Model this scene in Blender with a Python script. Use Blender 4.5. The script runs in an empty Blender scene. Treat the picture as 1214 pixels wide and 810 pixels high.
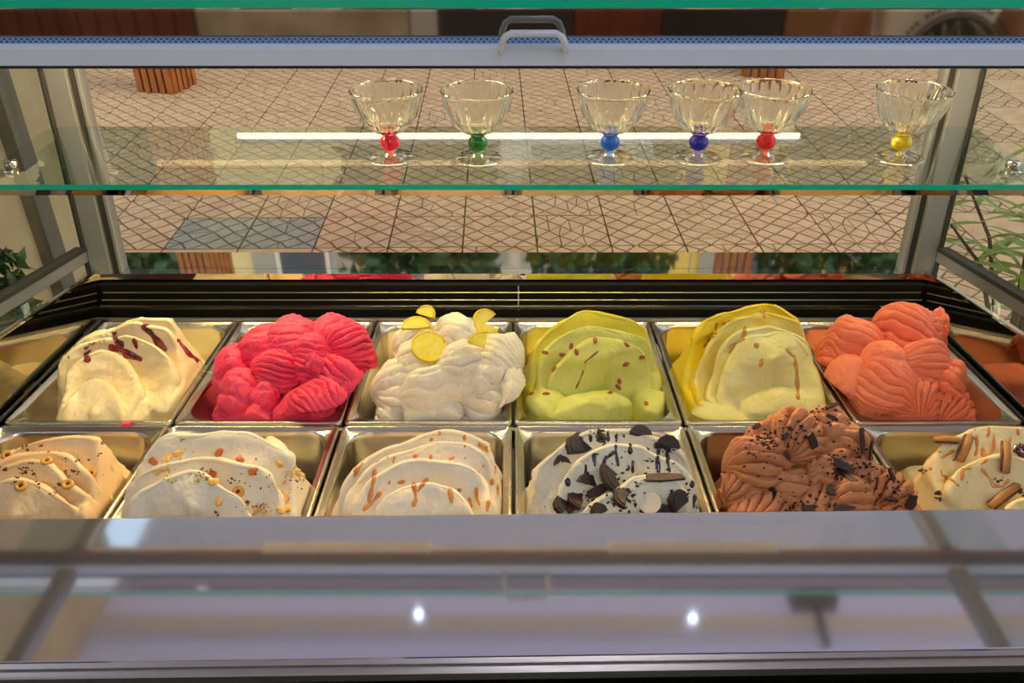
import bpy, bmesh, math, random
import numpy as np
from mathutils import Vector, Matrix
from mathutils.bvhtree import BVHTree
from math import sin, cos, pi, radians as R
random.seed(7)
rs = np.random.RandomState(11)
S = bpy.context.scene
COL = S.collection

# ------------------------------------------------------------------ camera
CAM = Vector((0, 0, 1.75)); PITCH = R(32.4); F = 1000.0
cd = bpy.data.cameras.new('camera'); cd.lens = F / 1214 * 36; cd.sensor_width = 36; cd.clip_start = .02
cam = bpy.data.objects.new('camera', cd); COL.objects.link(cam)
cam.location = CAM; cam.rotation_euler = (pi / 2 - PITCH, 0, 0); S.camera = cam
# ------------------------------------------------------------------ world, light, exposure
wd = bpy.data.worlds.new('world'); S.world = wd; wd.use_nodes = True
nt = wd.node_tree; bg = nt.nodes['Background']
tc = nt.nodes.new('ShaderNodeTexCoord'); sx = nt.nodes.new('ShaderNodeSeparateXYZ'); rp = nt.nodes.new('ShaderNodeValToRGB')
nt.links.new(tc.outputs['Generated'], sx.inputs[0]); nt.links.new(sx.outputs['Z'], rp.inputs[0]); nt.links.new(rp.outputs[0], bg.inputs[0])
rp.color_ramp.elements[0].color = (.95, .88, .78, 1); rp.color_ramp.elements[1].color = (.72, .82, 1, 1); rp.color_ramp.elements[1].position = .6
bg.inputs[1].default_value = 1.2
sd = bpy.data.lights.new('sun', 'SUN'); sd.energy = .85; sd.angle = R(20); sd.color = (1, .93, .82)
so = bpy.data.objects.new('sun', sd); COL.objects.link(so); so.rotation_euler = (R(8), R(42), 0)
S.view_settings.view_transform = 'Standard'; S.view_settings.look = 'None'; S.view_settings.gamma = 1
S.view_settings.use_curve_mapping = False; S.view_settings.exposure = 0.45

# ------------------------------------------------------------------ helpers
def lin(c):
    if isinstance(c, str): c = [int(c[i:i + 2], 16) / 255 for i in (0, 2, 4)]
    return tuple(((x + .055) / 1.055) ** 2.4 if x > .04045 else x / 12.92 for x in c) + (1,)
def mat(name, col, rough=.5, metal=0, spec=.5, noise=0, nscale=20, col2=None, bump=0, bscale=60, sss=0, stretch=None, ramp=(.35, .65), coat=0, emit=None, estr=0):
    m = bpy.data.materials.new(name); m.use_nodes = True
    n = m.node_tree.nodes; l = m.node_tree.links; p = n['Principled BSDF']
    p.inputs['Base Color'].default_value = lin(col); p.inputs['Roughness'].default_value = rough
    p.inputs['Metallic'].default_value = metal; p.inputs['Specular IOR Level'].default_value = spec
    p.inputs['Coat Weight'].default_value = coat
    if sss:
        p.inputs['Subsurface Weight'].default_value = sss; p.inputs['Subsurface Radius'].default_value = (1, .7, .4)
        p.inputs['Subsurface Scale'].default_value = .0018
    if emit: p.inputs['Emission Color'].default_value = lin(emit); p.inputs['Emission Strength'].default_value = estr
    if col2 or bump:
        t = n.new('ShaderNodeTexCoord'); mp = n.new('ShaderNodeMapping'); l.new(t.outputs['Object'], mp.inputs[0])
        if stretch: mp.inputs['Scale'].default_value = stretch
    if col2:
        nz = n.new('ShaderNodeTexNoise'); nz.inputs['Scale'].default_value = nscale; nz.inputs['Detail'].default_value = 6
        l.new(mp.outputs[0], nz.inputs['Vector'])
        r = n.new('ShaderNodeValToRGB'); r.color_ramp.elements[0].position, r.color_ramp.elements[1].position = ramp
        r.color_ramp.elements[0].color = lin(col); r.color_ramp.elements[1].color = lin(col2)
        l.new(nz.outputs['Fac'], r.inputs[0]); l.new(r.outputs[0], p.inputs['Base Color'])
    if bump:
        nz = n.new('ShaderNodeTexNoise'); nz.inputs['Scale'].default_value = bscale; nz.inputs['Detail'].default_value = 5
        l.new(mp.outputs[0], nz.inputs['Vector'])
        b = n.new('ShaderNodeBump'); b.inputs['Strength'].default_value = bump; b.inputs['Distance'].default_value = .003
        l.new(nz.outputs['Fac'], b.inputs['Height']); l.new(b.outputs[0], p.inputs['Normal'])
    return m
def pane(name, tint, f0=1.5, rough=0.0, boost=0.0):
    m = bpy.data.materials.new(name); m.use_nodes = True; n = m.node_tree.nodes; l = m.node_tree.links
    n.remove(n['Principled BSDF']); o = n['Material Output']
    tr = n.new('ShaderNodeBsdfTransparent'); tr.inputs[0].default_value = tint + (1,)
    gl = n.new('ShaderNodeBsdfGlossy'); gl.inputs['Roughness'].default_value = rough
    fr = n.new('ShaderNodeFresnel'); fr.inputs[0].default_value = f0
    ad = n.new('ShaderNodeMath'); ad.operation = 'ADD'; ad.inputs[1].default_value = boost; ad.use_clamp = True
    ge = n.new('ShaderNodeNewGeometry'); iv = n.new('ShaderNodeMath'); iv.operation = 'SUBTRACT'; iv.inputs[0].default_value = 1; l.new(ge.outputs['Backfacing'], iv.inputs[1])
    mu = n.new('ShaderNodeMath'); mu.operation = 'MULTIPLY'; l.new(ad.outputs[0], mu.inputs[0]); l.new(iv.outputs[0], mu.inputs[1])   # the far face of a sheet does not mirror totally
    mx = n.new('ShaderNodeMixShader'); l.new(fr.outputs[0], ad.inputs[0]); l.new(mu.outputs[0], mx.inputs[0])
    l.new(tr.outputs[0], mx.inputs[1]); l.new(gl.outputs[0], mx.inputs[2]); l.new(mx.outputs[0], o.inputs[0])
    return m
def glass(name, col, ior=1.45):
    m = bpy.data.materials.new(name); m.use_nodes = True; p = m.node_tree.nodes['Principled BSDF']
    p.inputs['Base Color'].default_value = lin(col); p.inputs['Transmission Weight'].default_value = 1
    p.inputs['Roughness'].default_value = 0.02; p.inputs['IOR'].default_value = ior
    return m
def emis(name, col, s):
    m = bpy.data.materials.new(name); m.use_nodes = True; n = m.node_tree.nodes; n.remove(n['Principled BSDF'])
    e = n.new('ShaderNodeEmission'); e.inputs[0].default_value = lin(col); e.inputs[1].default_value = s
    m.node_tree.links.new(e.outputs[0], n['Material Output'].inputs[0]); return m

def link(name, me, m=None, parent=None, smooth=False, loc=None):
    o = bpy.data.objects.new(name, me); COL.objects.link(o)
    if m is not None and len(me.materials) == 0:
        for k in (m if isinstance(m, (list, tuple)) else [m]): me.materials.append(k)
    if smooth: me.polygons.foreach_set('use_smooth', [True] * len(me.polygons))
    if parent is not None: o.parent = parent
    if loc is not None: o.location = loc
    return o
def pydata(name, V, Fc, m, parent=None, smooth=False, loc=None, mi=None):
    me = bpy.data.meshes.new(name); me.from_pydata([tuple(v) for v in V], [], Fc); me.update()
    o = link(name, me, m, parent, smooth, loc)
    if mi is not None: me.polygons.foreach_set('material_index', mi)
    return o
class MB:
    def __init__(s): s.v = []; s.f = []; s.mi = []
    def add(s, V, Fc, mi=0):
        b = len(s.v); s.v += [tuple(v) for v in V]; s.f += [tuple(i + b for i in f) for f in Fc]; s.mi += [mi] * len(Fc); return s
    def box(s, a, b, mi=0, M=None):
        x0, y0, z0 = a; x1, y1, z1 = b
        V = [(x, y, z) for z in (z0, z1) for y in (y0, y1) for x in (x0, x1)]
        if M is not None: V = [M @ Vector(v) for v in V]
        return s.add(V, [(0, 2, 3, 1), (4, 5, 7, 6), (0, 1, 5, 4), (2, 6, 7, 3), (0, 4, 6, 2), (1, 3, 7, 5)], mi)
    def prism(s, poly, d, mi=0):           # poly list of points, extruded by vector d
        n = len(poly); d = Vector(d); V = [Vector(p) for p in poly]; V += [p + d for p in V]
        return s.add(V, [tuple(range(n))[::-1], tuple(range(n, 2 * n))] + [(i, (i + 1) % n, n + (i + 1) % n, n + i) for i in range(n)], mi)
    def tube(s, pts, r, n=8, mi=0, cap=True):
        pts = [Vector(p) for p in pts]; rings = []
        rr = r if isinstance(r, (list, tuple)) else [r] * len(pts)
        up = None; V = []
        for i, p in enumerate(pts):
            t = (pts[min(i + 1, len(pts) - 1)] - pts[max(i - 1, 0)]).normalized()
            if up is None: up = t.orthogonal().normalized()
            a = (up - t * up.dot(t)).normalized(); up = a; b = t.cross(a)
            V += [p + (a * cos(2 * pi * k / n) + b * sin(2 * pi * k / n)) * rr[i] for k in range(n)]
        Fc = [(i * n + k, i * n + (k + 1) % n, (i + 1) * n + (k + 1) % n, (i + 1) * n + k) for i in range(len(pts) - 1) for k in range(n)]
        if cap: Fc += [tuple(range(n))[::-1], tuple(range((len(pts) - 1) * n, len(pts) * n))]
        return s.add(V, Fc, mi)
    def lathe(s, prof, n=24, mi=0, c=(0, 0, 0), flute=None):
        V = []; cx, cy, cz = c
        for (r, z, *q) in prof:
            for k in range(n):
                a = 2 * pi * k / n; rr = r
                if flute and q: rr = r + q[0] * cos(flute * a)
                V.append((cx + rr * cos(a), cy + rr * sin(a), cz + z))
        m = len(prof)
        Fc = [(i * n + k, i * n + (k + 1) % n, (i + 1) * n + (k + 1) % n, (i + 1) * n + k) for i in range(m - 1) for k in range(n)]
        Fc += [tuple(range(n))[::-1], tuple(range((m - 1) * n, m * n))]
        return s.add(V, Fc, mi)
    def build(s, name, m, parent=None, smooth=False, loc=None, bevel=0):
        o = pydata(name, s.v, s.f, m, parent, smooth, loc, s.mi)
        if bevel:
            b = o.modifiers.new('bevel', 'BEVEL'); b.width = bevel; b.segments = 2; b.limit_method = 'ANGLE'
        return o
def tag(o, label=None, cat=None, group=None, kind=None):
    if label: o['label'] = label
    if cat: o['category'] = cat
    if group: o['group'] = group
    if kind: o['kind'] = kind
    return o
def empty(name, loc, label=None, cat=None, group=None, rot=(0, 0, 0)):
    o = bpy.data.objects.new(name, None); COL.objects.link(o); o.location = loc; o.rotation_euler = rot
    o.empty_display_size = .05
    return tag(o, label, cat, group)
def box(name, a, b, m, parent=None, bevel=0):
    c = [(a[i] + b[i]) / 2 for i in range(3)]
    h = [(b[i] - a[i]) / 2 for i in range(3)]
    return MB().box([-x for x in h], h).build(name, m, parent, loc=c, bevel=bevel)

# direction of a photo position, and its meeting with a horizontal or upright plane of the place
def ray(px, py):
    a = (px - 607) / F; b = (py - 405) / F
    return Vector((a, cos(PITCH) - b * sin(PITCH), -(sin(PITCH) + b * cos(PITCH))))
def at_z(px, py, z): d = ray(px, py); return CAM + d * ((z - CAM.z) / d.z)
def at_y(px, py, y): d = ray(px, py); return CAM + d * (y / d.y)
def at_x(px, py, x): d = ray(px, py); return CAM + d * (x / d.x)

# tilted tray bed: x right, D away from the operator, h above the pan rims
TILT = R(5.4); HP = .67
BED = Matrix.Rotation(-TILT, 4, 'X')
BED.translation = CAM - BED.to_3x3() @ Vector((0, 0, HP))
BEDI = BED.inverted()
def on_bed(px, py, h=0):
    o = BEDI @ CAM; d = BEDI.to_3x3() @ ray(px, py); t = (h - o.z) / d.z; p = o + d * t
    return p.x, p.y

# ------------------------------------------------------------------ materials
steel = mat('satin_steel', 'c9c2b4', .3, 1, bump=.08, bscale=8, stretch=(1, 12, 1))
pan_steel = mat('pan_steel', 'cfc9bd', .24, 1, col2='bdb5a4', nscale=9, bump=.05, bscale=25)
mirror = mat('polished_steel', 'd2cfc8', .035, 1)
side_mirror = mat('end_panel_steel', 'b8b0a0', .05, 1)
dark_mirror = mat('smoked_mirror', 'b4aca2', .04, 1)
alu = mat('anodised_aluminium', '9299a2', .42, .75)
gasket = mat('dark_gasket', '1c1f20', .6)
blackm = mat('black_vent', '070708', .7, spec=.2)
ledge_m = mat('ledge_steel', 'd4d4e0', .06, .93, bump=.04, bscale=3)
white_p = mat('white_plastic', 'd8dde2', .35)
glass_edge = mat('green_glass_edge', '16c49c', .15, spec=.6)
pane_front = pane('front_pane_glass', (.96, .96, .95), 1.5, boost=.02)
pane_side = pane('end_pane_glass', (.88, .9, .88), 1.5)
pane_shelf = pane('shelf_glass', (.88, .95, .92), 1.5, boost=.14)
clear = glass('clear_cup_glass', 'fbfdf8')
led_warm = emis('warm_led', 'ffd592', 165)
led_w2 = emis('cool_led', 'e8f0ff', 8)

# ------------------------------------------------------------------ STREET FLOOR
G = .35
PHI = R(1.1)
mortar = mat('brown_mortar', '866f49', .9, col2='6b573a', nscale=30)
tile_m = [mat('pink_tan_paving', 'cba87e', .75, col2='ba966c', nscale=9, bump=.3, bscale=50),
          mat('sandy_paving', 'c8a67e', .75, col2='b6946c', nscale=7, bump=.3, bscale=50)]
tile_grey = mat('grey_paving', '9a9682', .75, col2='8a8674', nscale=8, bump=.3, bscale=50)
floor = MB().box((-14, -4, -.2), (14, 24, -.012)).build('floor', mortar); tag(floor, 'brown mortar bed under the street paving', kind='structure')
def clip(poly, axis, val, keep_less):
    out = []
    for i in range(len(poly)):
        a, b = poly[i], poly[(i + 1) % len(poly)]
        ia = (a[axis] <= val) if keep_less else (a[axis] >= val); ib = (b[axis] <= val) if keep_less else (b[axis] >= val)
        if ia: out.append(a)
        if ia != ib:
            t = (val - a[axis]) / (b[axis] - a[axis]); out.append((a[0] + t * (b[0] - a[0]), a[1] + t * (b[1] - a[1])))
    return out
def tile_mesh(name, seed, m):
    r = random.Random(seed); mb = MB(); e = .5 - .012
    mb.box((-G * e, -G * e, -.015), (G * e, G * e, -.006), 1)
    jit = {}
    def P(i, j):
        if (i, j) not in jit: jit[(i, j)] = (i / 6 + r.uniform(-.028, .028), j / 6 + r.uniform(-.028, .028))
        return jit[(i, j)]
    for i in range(-4, 5):
        for j in range(-4, 5):
            if (i + j) % 2 == 0: continue
            q = [P(i + 1, j), P(i, j + 1), P(i - 1, j), P(i, j - 1)]
            cx = sum(p[0] for p in q) / 4; cy = sum(p[1] for p in q) / 4
            L = [q]
            if r.random() < .22: L = [[q[0], q[1], q[2]], [q[2], q[3], q[0]]]
            for poly in L:
                cx = sum(p[0] for p in poly) / len(poly); cy = sum(p[1] for p in poly) / len(poly)
                poly = [(cx + (p[0] - cx) * .86, cy + (p[1] - cy) * .86) for p in poly]
                for ax, v, k in ((0, e, True), (0, -e, False), (1, e, True), (1, -e, False)):
                    poly = clip(poly, ax, v, k)
                    if len(poly) < 3: break
                if len(poly) < 3: continue
                n = len(poly); V = [(x * G, y * G, -.006) for x, y in poly] + [(x * G, y * G, 0) for x, y in poly]
                mb.add(V, [tuple(range(n, 2 * n))] + [(a, (a + 1) % n, n + (a + 1) % n, n + a) for a in range(n)])
    me = bpy.data.meshes.new(name); me.from_pydata(mb.v, [], mb.f); me.polygons.foreach_set('material_index', mb.mi)
    me.materials.append(m); me.materials.append(mortar); return me
TM = [tile_mesh('paving_tile', s, tile_m[s % 2]) for s in range(4)]
TG = tile_mesh('paving_tile', 9, tile_grey)
TY0 = 2.053 * 1.75; TX0 = -.1326 * 1.75
grey_c = at_z(285, 279, 0)
spare = []; count = 0
for j in range(-3, 13):
    for i in range(-14, 15):
        x = TX0 + (i + .5) * G; y = TY0 + (j + .5) * G
        X = x * cos(PHI) - (y - TY0) * sin(PHI); Y = TY0 + (y - TY0) * cos(PHI) + x * sin(PHI)
        vis = abs(X) < .56 * Y + .15 and Y < 7.6 and Y > 3.4 or (X > 1.5 and X < 2.9 and 2.5 < Y <= 3.4)
        if X < -1.95 and Y < 3.4: continue
        if not vis or count >= 296: spare.append((X, Y)); continue
        grey = j == 0 and abs(X - grey_c.x) < G
        o = link('paving_tile', TG if grey else random.choice(TM), parent=floor, loc=(X, Y, random.uniform(-.001, .001)))
        if grey: o['label'] = 'grey paving tile'
        o.rotation_euler.z = PHI + random.choice((0, pi / 2, pi, 3 * pi / 2)); count += 1
mb = MB()
for j in range(-22, 58):
    for i in range(-40, 40):
        x = TX0 + (i + .5) * G; y = TY0 + (j + .5) * G
        if -3 <= j < 13 and -14 <= i < 15: continue
        spare.append((x * cos(PHI) - (y - TY0) * sin(PHI), TY0 + (y - TY0) * cos(PHI) + x * sin(PHI)))
for X, Y in spare:
    M = Matrix.Translation((X, Y, 0)) @ Matrix.Rotation(PHI, 4, 'Z'); mb.box((-G * .488, -G * .488, -.012), (G * .488, G * .488, 0), 0, M)
tag(mb.build('paving_tiles_beyond', tile_m[0], floor), kind='stuff')

# ------------------------------------------------------------------ SIDE WALL, AWNING, BACK WALL
plaster = mat('cream_plaster', 'cdbd93', .8, col2='bba97f', nscale=3, bump=.2, bscale=12)
wood_o = mat('orange_wood', 'b8702c', .5, col2='8a4b1a', nscale=14, stretch=(6, 6, .6))
wood_d = mat('dark_red_wood', '7c3c22', .45, col2='5a2a18', nscale=12, stretch=(6, 6, .6))
grey_post = mat('grey_post', '6c6a5e', .6)
wl = box('wall_left', (-2.05, .4, 0), (-1.9, 3.42, 2.0), plaster); tag(wl, 'cream plaster wall left of the display case', kind='structure')
wu = box('wall_left_upper', (-2.05, .4, 2.0), (-1.9, 2.85, 4.4), plaster); tag(wu, 'upper part of cream wall on the left', kind='structure')
for y in (1.0, 1.5, 2.05, 2.6, 3.1):
    box('post', (-.005, y - .05 - 1.91, -1), (.05, y + .05 - 1.91, 1), grey_post, wl).location.x = .1
wp = box('wood_cladding', (0, 0, 0), (.04, 1.7, 2.3), wood_o, wu); wp.location = (.09, -.76, .2)
awn = bpy.data.materials.new('awning_canvas'); awn.use_nodes = True; n = awn.node_tree.nodes; l = awn.node_tree.links; n.remove(n['Principled BSDF'])
d1 = n.new('ShaderNodeBsdfDiffuse'); d1.inputs[0].default_value = (.8, .8, .87, 1); t1 = n.new('ShaderNodeBsdfTranslucent'); t1.inputs[0].default_value = (.60, .60, .68, 1)
mx = n.new('ShaderNodeMixShader'); mx.inputs[0].default_value = .6; l.new(d1.outputs[0], mx.inputs[1]); l.new(t1.outputs[0], mx.inputs[2]); l.new(mx.outputs[0], n['Material Output'].inputs[0])
ce = box('ceiling', (-1.9, -2.2, 3.5), (3.4, 3.6, 3.51), awn); tag(ce, 'pale canvas awning above the case', kind='structure')
for y in (1.1, 2.5, 3.55): box('awning_beam', (-2.65, y - .04 - .7, -.09), (2.65, y + .04 - .7, -.01), white_p, ce)
for px, py in ((497, 735), (820, 740)):
    d = ray(px, py); t = (.70 + 2.4) / -d.z; p = (d.x * t, d.y * t, 3.42)
    s = empty('spot_lamp', p, 'small round spot lamp under the awning, %s' % ('left one' if px < 600 else 'right one'), 'lamp')
    MB().lathe([(.03, .07), (.05, .03), (.055, 0), (.045, -.005)], 16).build('housing', alu, s, True)
    MB().lathe([(.013, -.008), (.013, -.012)], 16).build('bulb', emis('spot_light', 'dff0ff', 12), s)
br = empty('awning_bracket', (1.39, 2.67, 3.40), 'dark bracket with slanting arm under the awning, right side', 'bracket')
MB().box((-.1, -.06, 0), (.1, .06, .09)).build('plate', gasket, br, bevel=.005); MB().tube([(0, -.04, .04), (-.035, -.3, 0)], .022, 8).build('arm', gasket, br)
sl = empty('fill_lamp', (.4, -1.7, 3.3), 'square fill light added under the awning behind the operator', 'lamp')  # unseen glowing panel, added to brighten the back area and gelato fronts
MB().box((-.5, -.3, 0), (.5, .3, .05)).build('frame', alu, sl); MB().box((-.47, -.27, -.006), (.47, .27, 0)).build('diffuser', emis('neutral_panel', 'f2f4ff', 9), sl)
wb = box('wall_back', (-3.55, -2.4, 0), (3.4, -2.2, 3.5), mat('grey_brown_plaster', '8d8577', .8, col2='6e665a', nscale=2)); tag(wb, 'back wall behind the operator', kind='structure')  # back wall in mottled grey-brown plaster
def panel(name, x0, x1, z0, z1, m): return box(name, (x0 + .075, .1, z0 - 1.75), (x1 + .075, .14, z1 - 1.75), m, wb)
for k in range(20): panel('wood_plank', -3.4 + k * .0935, -3.4 + k * .0935 + .085, .1, 1.6, wood_d)
panel('marble_panel', -1.52, -.5, .1, 1.6, mat('beige_marble', 'c4b496', .4, col2='9c8e74', nscale=5)); panel('pale_panel', -.49, -.36, .1, 1.6, mat('pale_grey_panel', 'c0bcb4', .5))
panel('dark_panel', -.35, .29, .1, 1.6, mat('dark_panel', '3a3638', .4)); panel('wood_panel', .3, .72, .1, 1.6, wood_d)
panel('dark_panel', .73, 1.3, .1, 1.6, mat('dark_navy_panel', '2c2a30', .4)); panel('wood_panel', 1.32, 2.0, .1, 1.6, mat('tan_wood', '8a6238', .5))

# ------------------------------------------------------------------ SLAT PILLARS with lamp beam
slat_gap = mat('grey_pillar_core', '8f8a86', .7)
pil = []
for px, py, lab in ((190, 111, 'left wooden slat clad pillar standing on the paving'), (910, 93, 'right wooden slat clad pillar on the paving behind the red stemmed cup')):
    p = at_z(px, py, 0); p.y += .16
    t = empty('slat_pillar', (p.x, p.y, 0), lab, 'pillar', rot=(0, 0, R(-14)))
    box('core', (-.13, -.13, 0), (.13, .13, 4.4), slat_gap, t)
    for s in range(4):
        for k in range(5):
            M = Matrix.Rotation(s * pi / 2, 4, 'Z'); u = (k - 2) * .06
            o = MB().box((u - .021, -.158, 0), (u + .021, -.13, 4.4)).build('slat', wood_o, t, bevel=.003); o.rotation_euler.z = s * pi / 2
    pil.append(t)
yb = (pil[0].location.y + pil[1].location.y) / 2
bm_ = MB().box((-2.9, -.06, 0), (2.9, .06, .16)).build('pergola_beam', wood_o, None, loc=(-.2, yb, 4.4), bevel=.004); tag(bm_, 'wooden beam lying across the two slat clad pillars', 'beam')
lt = empty('batten_lamp', (0, yb - .1, 2.98), 'long white tube lamp hung between the slat pillars', 'lamp')
MB().tube([(-2.12, 0, 0), (2.22, 0, 0)], .022, 10).build('tube', emis('tube_glow', 'fff0c4', 4.5), lt)
MB().box((-2.14, -.03, .022), (2.24, .03, .06)).build('housing', alu, lt)
for x in (-1.5, 1.5): MB().tube([(x, 0, .06), (x, 0, 1.43)], .006, 6).build('hanger', alu, lt)

# ------------------------------------------------------------------ BUILDINGS
def wallm(c, c2): return mat('facade', c, .85, col2=c2, nscale=.6)
shut = mat('grey_shutter', 'b4b4a4', .6); frame_w = mat('white_frame', 'e8e4d8', .6); dglass = mat('window_glass', '2d3b40', .08, spec=.8); roofm = mat('roof_tile', '9a5b3e', .8)
def building(x0, x1, y, h, m, lab, cols, shutters=True):
    t = empty('building', ((x0 + x1) / 2, y, 0), lab, 'building'); w = (x1 - x0) / 2
    box('wall', (-w, 0, 0), (w, 5, h), m, t)
    MB().prism([(-w - .2, -.3, h), (-w - .2, 5.2, h), (-w - .2, 2.5, h + 1.2)], (2 * w + .4, 0, 0)).build('roof', roofm, t)
    for r_ in range(int(h // 2.9)):
        for c in range(cols):
            x = -w + (c + .5) * 2 * w / cols; z = 1.0 + r_ * 2.9
            o = empty('window', (x, 0, z)); o.parent = t
            MB().box((-.5, -.06, 0), (.5, .02, .08)).box((-.5, -.06, 1.42), (.5, .02, 1.5)).box((-.5, -.06, .08), (-.42, .02, 1.42)).box((.42, -.06, .08), (.5, .02, 1.42)).build('frame', frame_w, o)
            box('pane', (-.42, -.03, .08), (.42, -.01, 1.42), dglass, o)
            if shutters:
                for s in (-1, 1):
                    mb = MB(); x1_, x2_ = sorted((s * .52, s * .94)); mb.box((x1_, -.05, 0), (x2_, -.02, 1.5))
                    for k in range(12): mb.box((x1_ + .04, -.07, .08 + k * .115), (x2_ - .04, -.05, .15 + k * .115))
                    mb.build('shutter', shut, o)
    return t
building(-12, -2.7, 14, 10.5, wallm('f0e2a8', 'e8d698'), 'pale yellow building with grey shutters, left of the trees', 4)
building(-2.1, 2.2, 15.5, 9, wallm('e2dcc6', 'd4ceb8'), 'grey cream building half hidden behind the middle trees', 2)
building(2.75, 6.05, 14, 10.5, wallm('f6d470', 'eec85e'), 'deep yellow building right of the middle trees', 1)
building(6.6, 13, 14.5, 9.5, wallm('d8d2bd', 'cbc4ac'), 'off white building behind the right hand tree', 3)
leafg = mat('tree_leaf', '3f6b35', .6, col2='2c5228', nscale=2); leafl = mat('light_leaf', '6f9440', .5, col2='4d7a30', nscale=5); barkm = mat('bark', '5c4a3a', .9, col2='43362a', nscale=12)
def foliage(name, c, r, n, size, m, parent, seed, narrow=.5):
    q = np.random.RandomState(seed); V = []; Fc = []
    d = q.normal(size=(n, 3)); d /= np.linalg.norm(d, axis=1)[:, None]
    rad = q.uniform(.45, 1.0, n) ** .6; lump = 1 + .22 * np.sin(d[:, 0] * 5 + seed) * np.cos(d[:, 2] * 6 + d[:, 1] * 4)
    P = np.array(c) + d * (rad * lump)[:, None] * np.array(r)
    for p in P:
        a = q.normal(size=3); a /= np.linalg.norm(a); b = np.cross(a, q.normal(size=3)); b /= np.linalg.norm(b); s = size * q.uniform(.6, 1.3)
        k = len(V); V += [tuple(p - a * s), tuple(p + b * s * narrow), tuple(p + a * s), tuple(p - b * s * narrow)]; Fc.append((k, k + 1, k + 2, k + 3))
    o = pydata(name, V, Fc, m, parent); tag(o, kind='stuff'); return o
def tree(x, y, h, r, lab, seed):
    t = empty('tree', (x, y, 0), lab, 'tree')
    MB().tube([(0, 0, 0), (.06, 0, h * .3), (-.04, .05, h * .62)], [.14, .11, .06], 9).build('trunk', barkm, t, True)
    for k in range(4):
        a = k * 1.6 + seed; MB().tube([(0, 0, h * .35), (cos(a) * r * .5, sin(a) * r * .5, h * .65)], [.06, .02], 6).build('branch', barkm, t, True)
    foliage('foliage', (0, 0, h * .68), (r, r, h * .34), 5200, .12, leafg, t, seed); return t
tree(-1.15, 10, 7.5, .95, 'green street tree, left one of the middle pair', 1); tree(1.2, 10.3, 7.0, .95, 'green street tree, right one of the middle pair', 2)
tree(4.7, 10.2, 7.2, 1.3, 'green street tree in front of the off white building', 3); tree(-4.6, 9.6, 5.9, 1.0, 'green street tree behind the left pillar', 4)

# ------------------------------------------------------------------ PLANTS BESIDE THE CASE
leaf_a = mat('oleander_leaf', '7c9c48', .4, col2='9ab458', nscale=15); leaf_b = mat('dark_shrub_leaf', '2c4a2a', .5, col2='3d6234', nscale=12)
terra = mat('terracotta', '9c5a3a', .8)
def leaf_mesh(L, w, m):
    V = []; Fc = []; n = 6
    for i in range(n + 1):
        t = i / n; ww = w * sin(pi * min(1, t * .95 + .04)) ** .8; z = -.25 * L * t * t
        V += [(t * L, -ww, z + ww * .3), (t * L, 0, z), (t * L, ww, z + ww * .3)]
    for i in range(n):
        for k in (0, 1): a = i * 3 + k; Fc.append((a, a + 3, a + 4, a + 1))
    me = bpy.data.meshes.new('leaf'); me.from_pydata(V, [], Fc); me.materials.append(m); me.polygons.foreach_set('use_smooth', [True] * len(Fc)); return me
LM = [leaf_mesh(.15, .011, leaf_a), leaf_mesh(.12, .010, leaf_a)]
ol = empty('oleander', (1.42, 2.0, 0), 'narrow leaved green oleander in a pot right of the case', 'plant')
MB().lathe([(.13, 0), (.17, .28), (.185, .28), (.185, .32), (.16, .32), (.155, .27)], 24).build('pot', terra, ol, True)
r = random.Random(3)
for k in range(9):
    a = r.uniform(0, 2 * pi) if k > 4 else pi + r.uniform(-.9, .9); rr = r.uniform(.12, .36); top = Vector((cos(a) * rr, sin(a) * rr, r.uniform(.75, 1.22)))
    pts = [Vector((0, 0, .25)).lerp(top, t) + Vector((0, 0, .12 * sin(pi * t))) for t in (0, .3, .6, 1)]
    MB().tube(pts, [.008, .007, .005, .003], 6).build('stem', barkm, ol, True)
    for j in range(14):
        t = .45 + .55 * j / 13; i = min(2, int(t * 3)); p = pts[i].lerp(pts[i + 1], t * 3 - i)
        o = link('leaf', r.choice(LM), parent=ol, loc=p); o.rotation_euler = (r.uniform(-.4, .4), r.uniform(-.7, .25), j * 2.2 + r.uniform(-.3, .3))
sh = empty('shrub', (-1.64, 2.2, 0), 'dark green potted shrub left of the case by the cream wall', 'plant')
MB().lathe([(.12, 0), (.16, .26), (.175, .26), (.175, .3), (.15, .3)], 24).build('pot', terra, sh, True)
foliage('foliage', (0, 0, .44), (.2, .2, .2), 1200, .035, leaf_b, sh, 5, .4)
MB().tube([(0, 0, .2), (0, 0, .6)], .012, 6).build('stem', barkm, sh)

# ------------------------------------------------------------------ DISPLAY CASE
case = empty('display_case', (0, 1.0, 0), 'steel and glass gelato display case holding two rows of pans', 'display case')
def cbox(name, a, b, m, parent=case, bevel=0):
    o = box(name, a, b, m, None, bevel); o.parent = parent; o.location.y -= 1.0 if parent is case else 0; return o
def cmb(mb, name, m, smooth=False, bevel=0, parent=case):
    o = mb.build(name, m, parent, smooth, bevel=bevel); o.location = (0, -1.0, 0); return o
XW = .775
cbox('cabinet', (-.9, .55, .02), (.9, 1.5, .86), white_p, bevel=.006)
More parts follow.
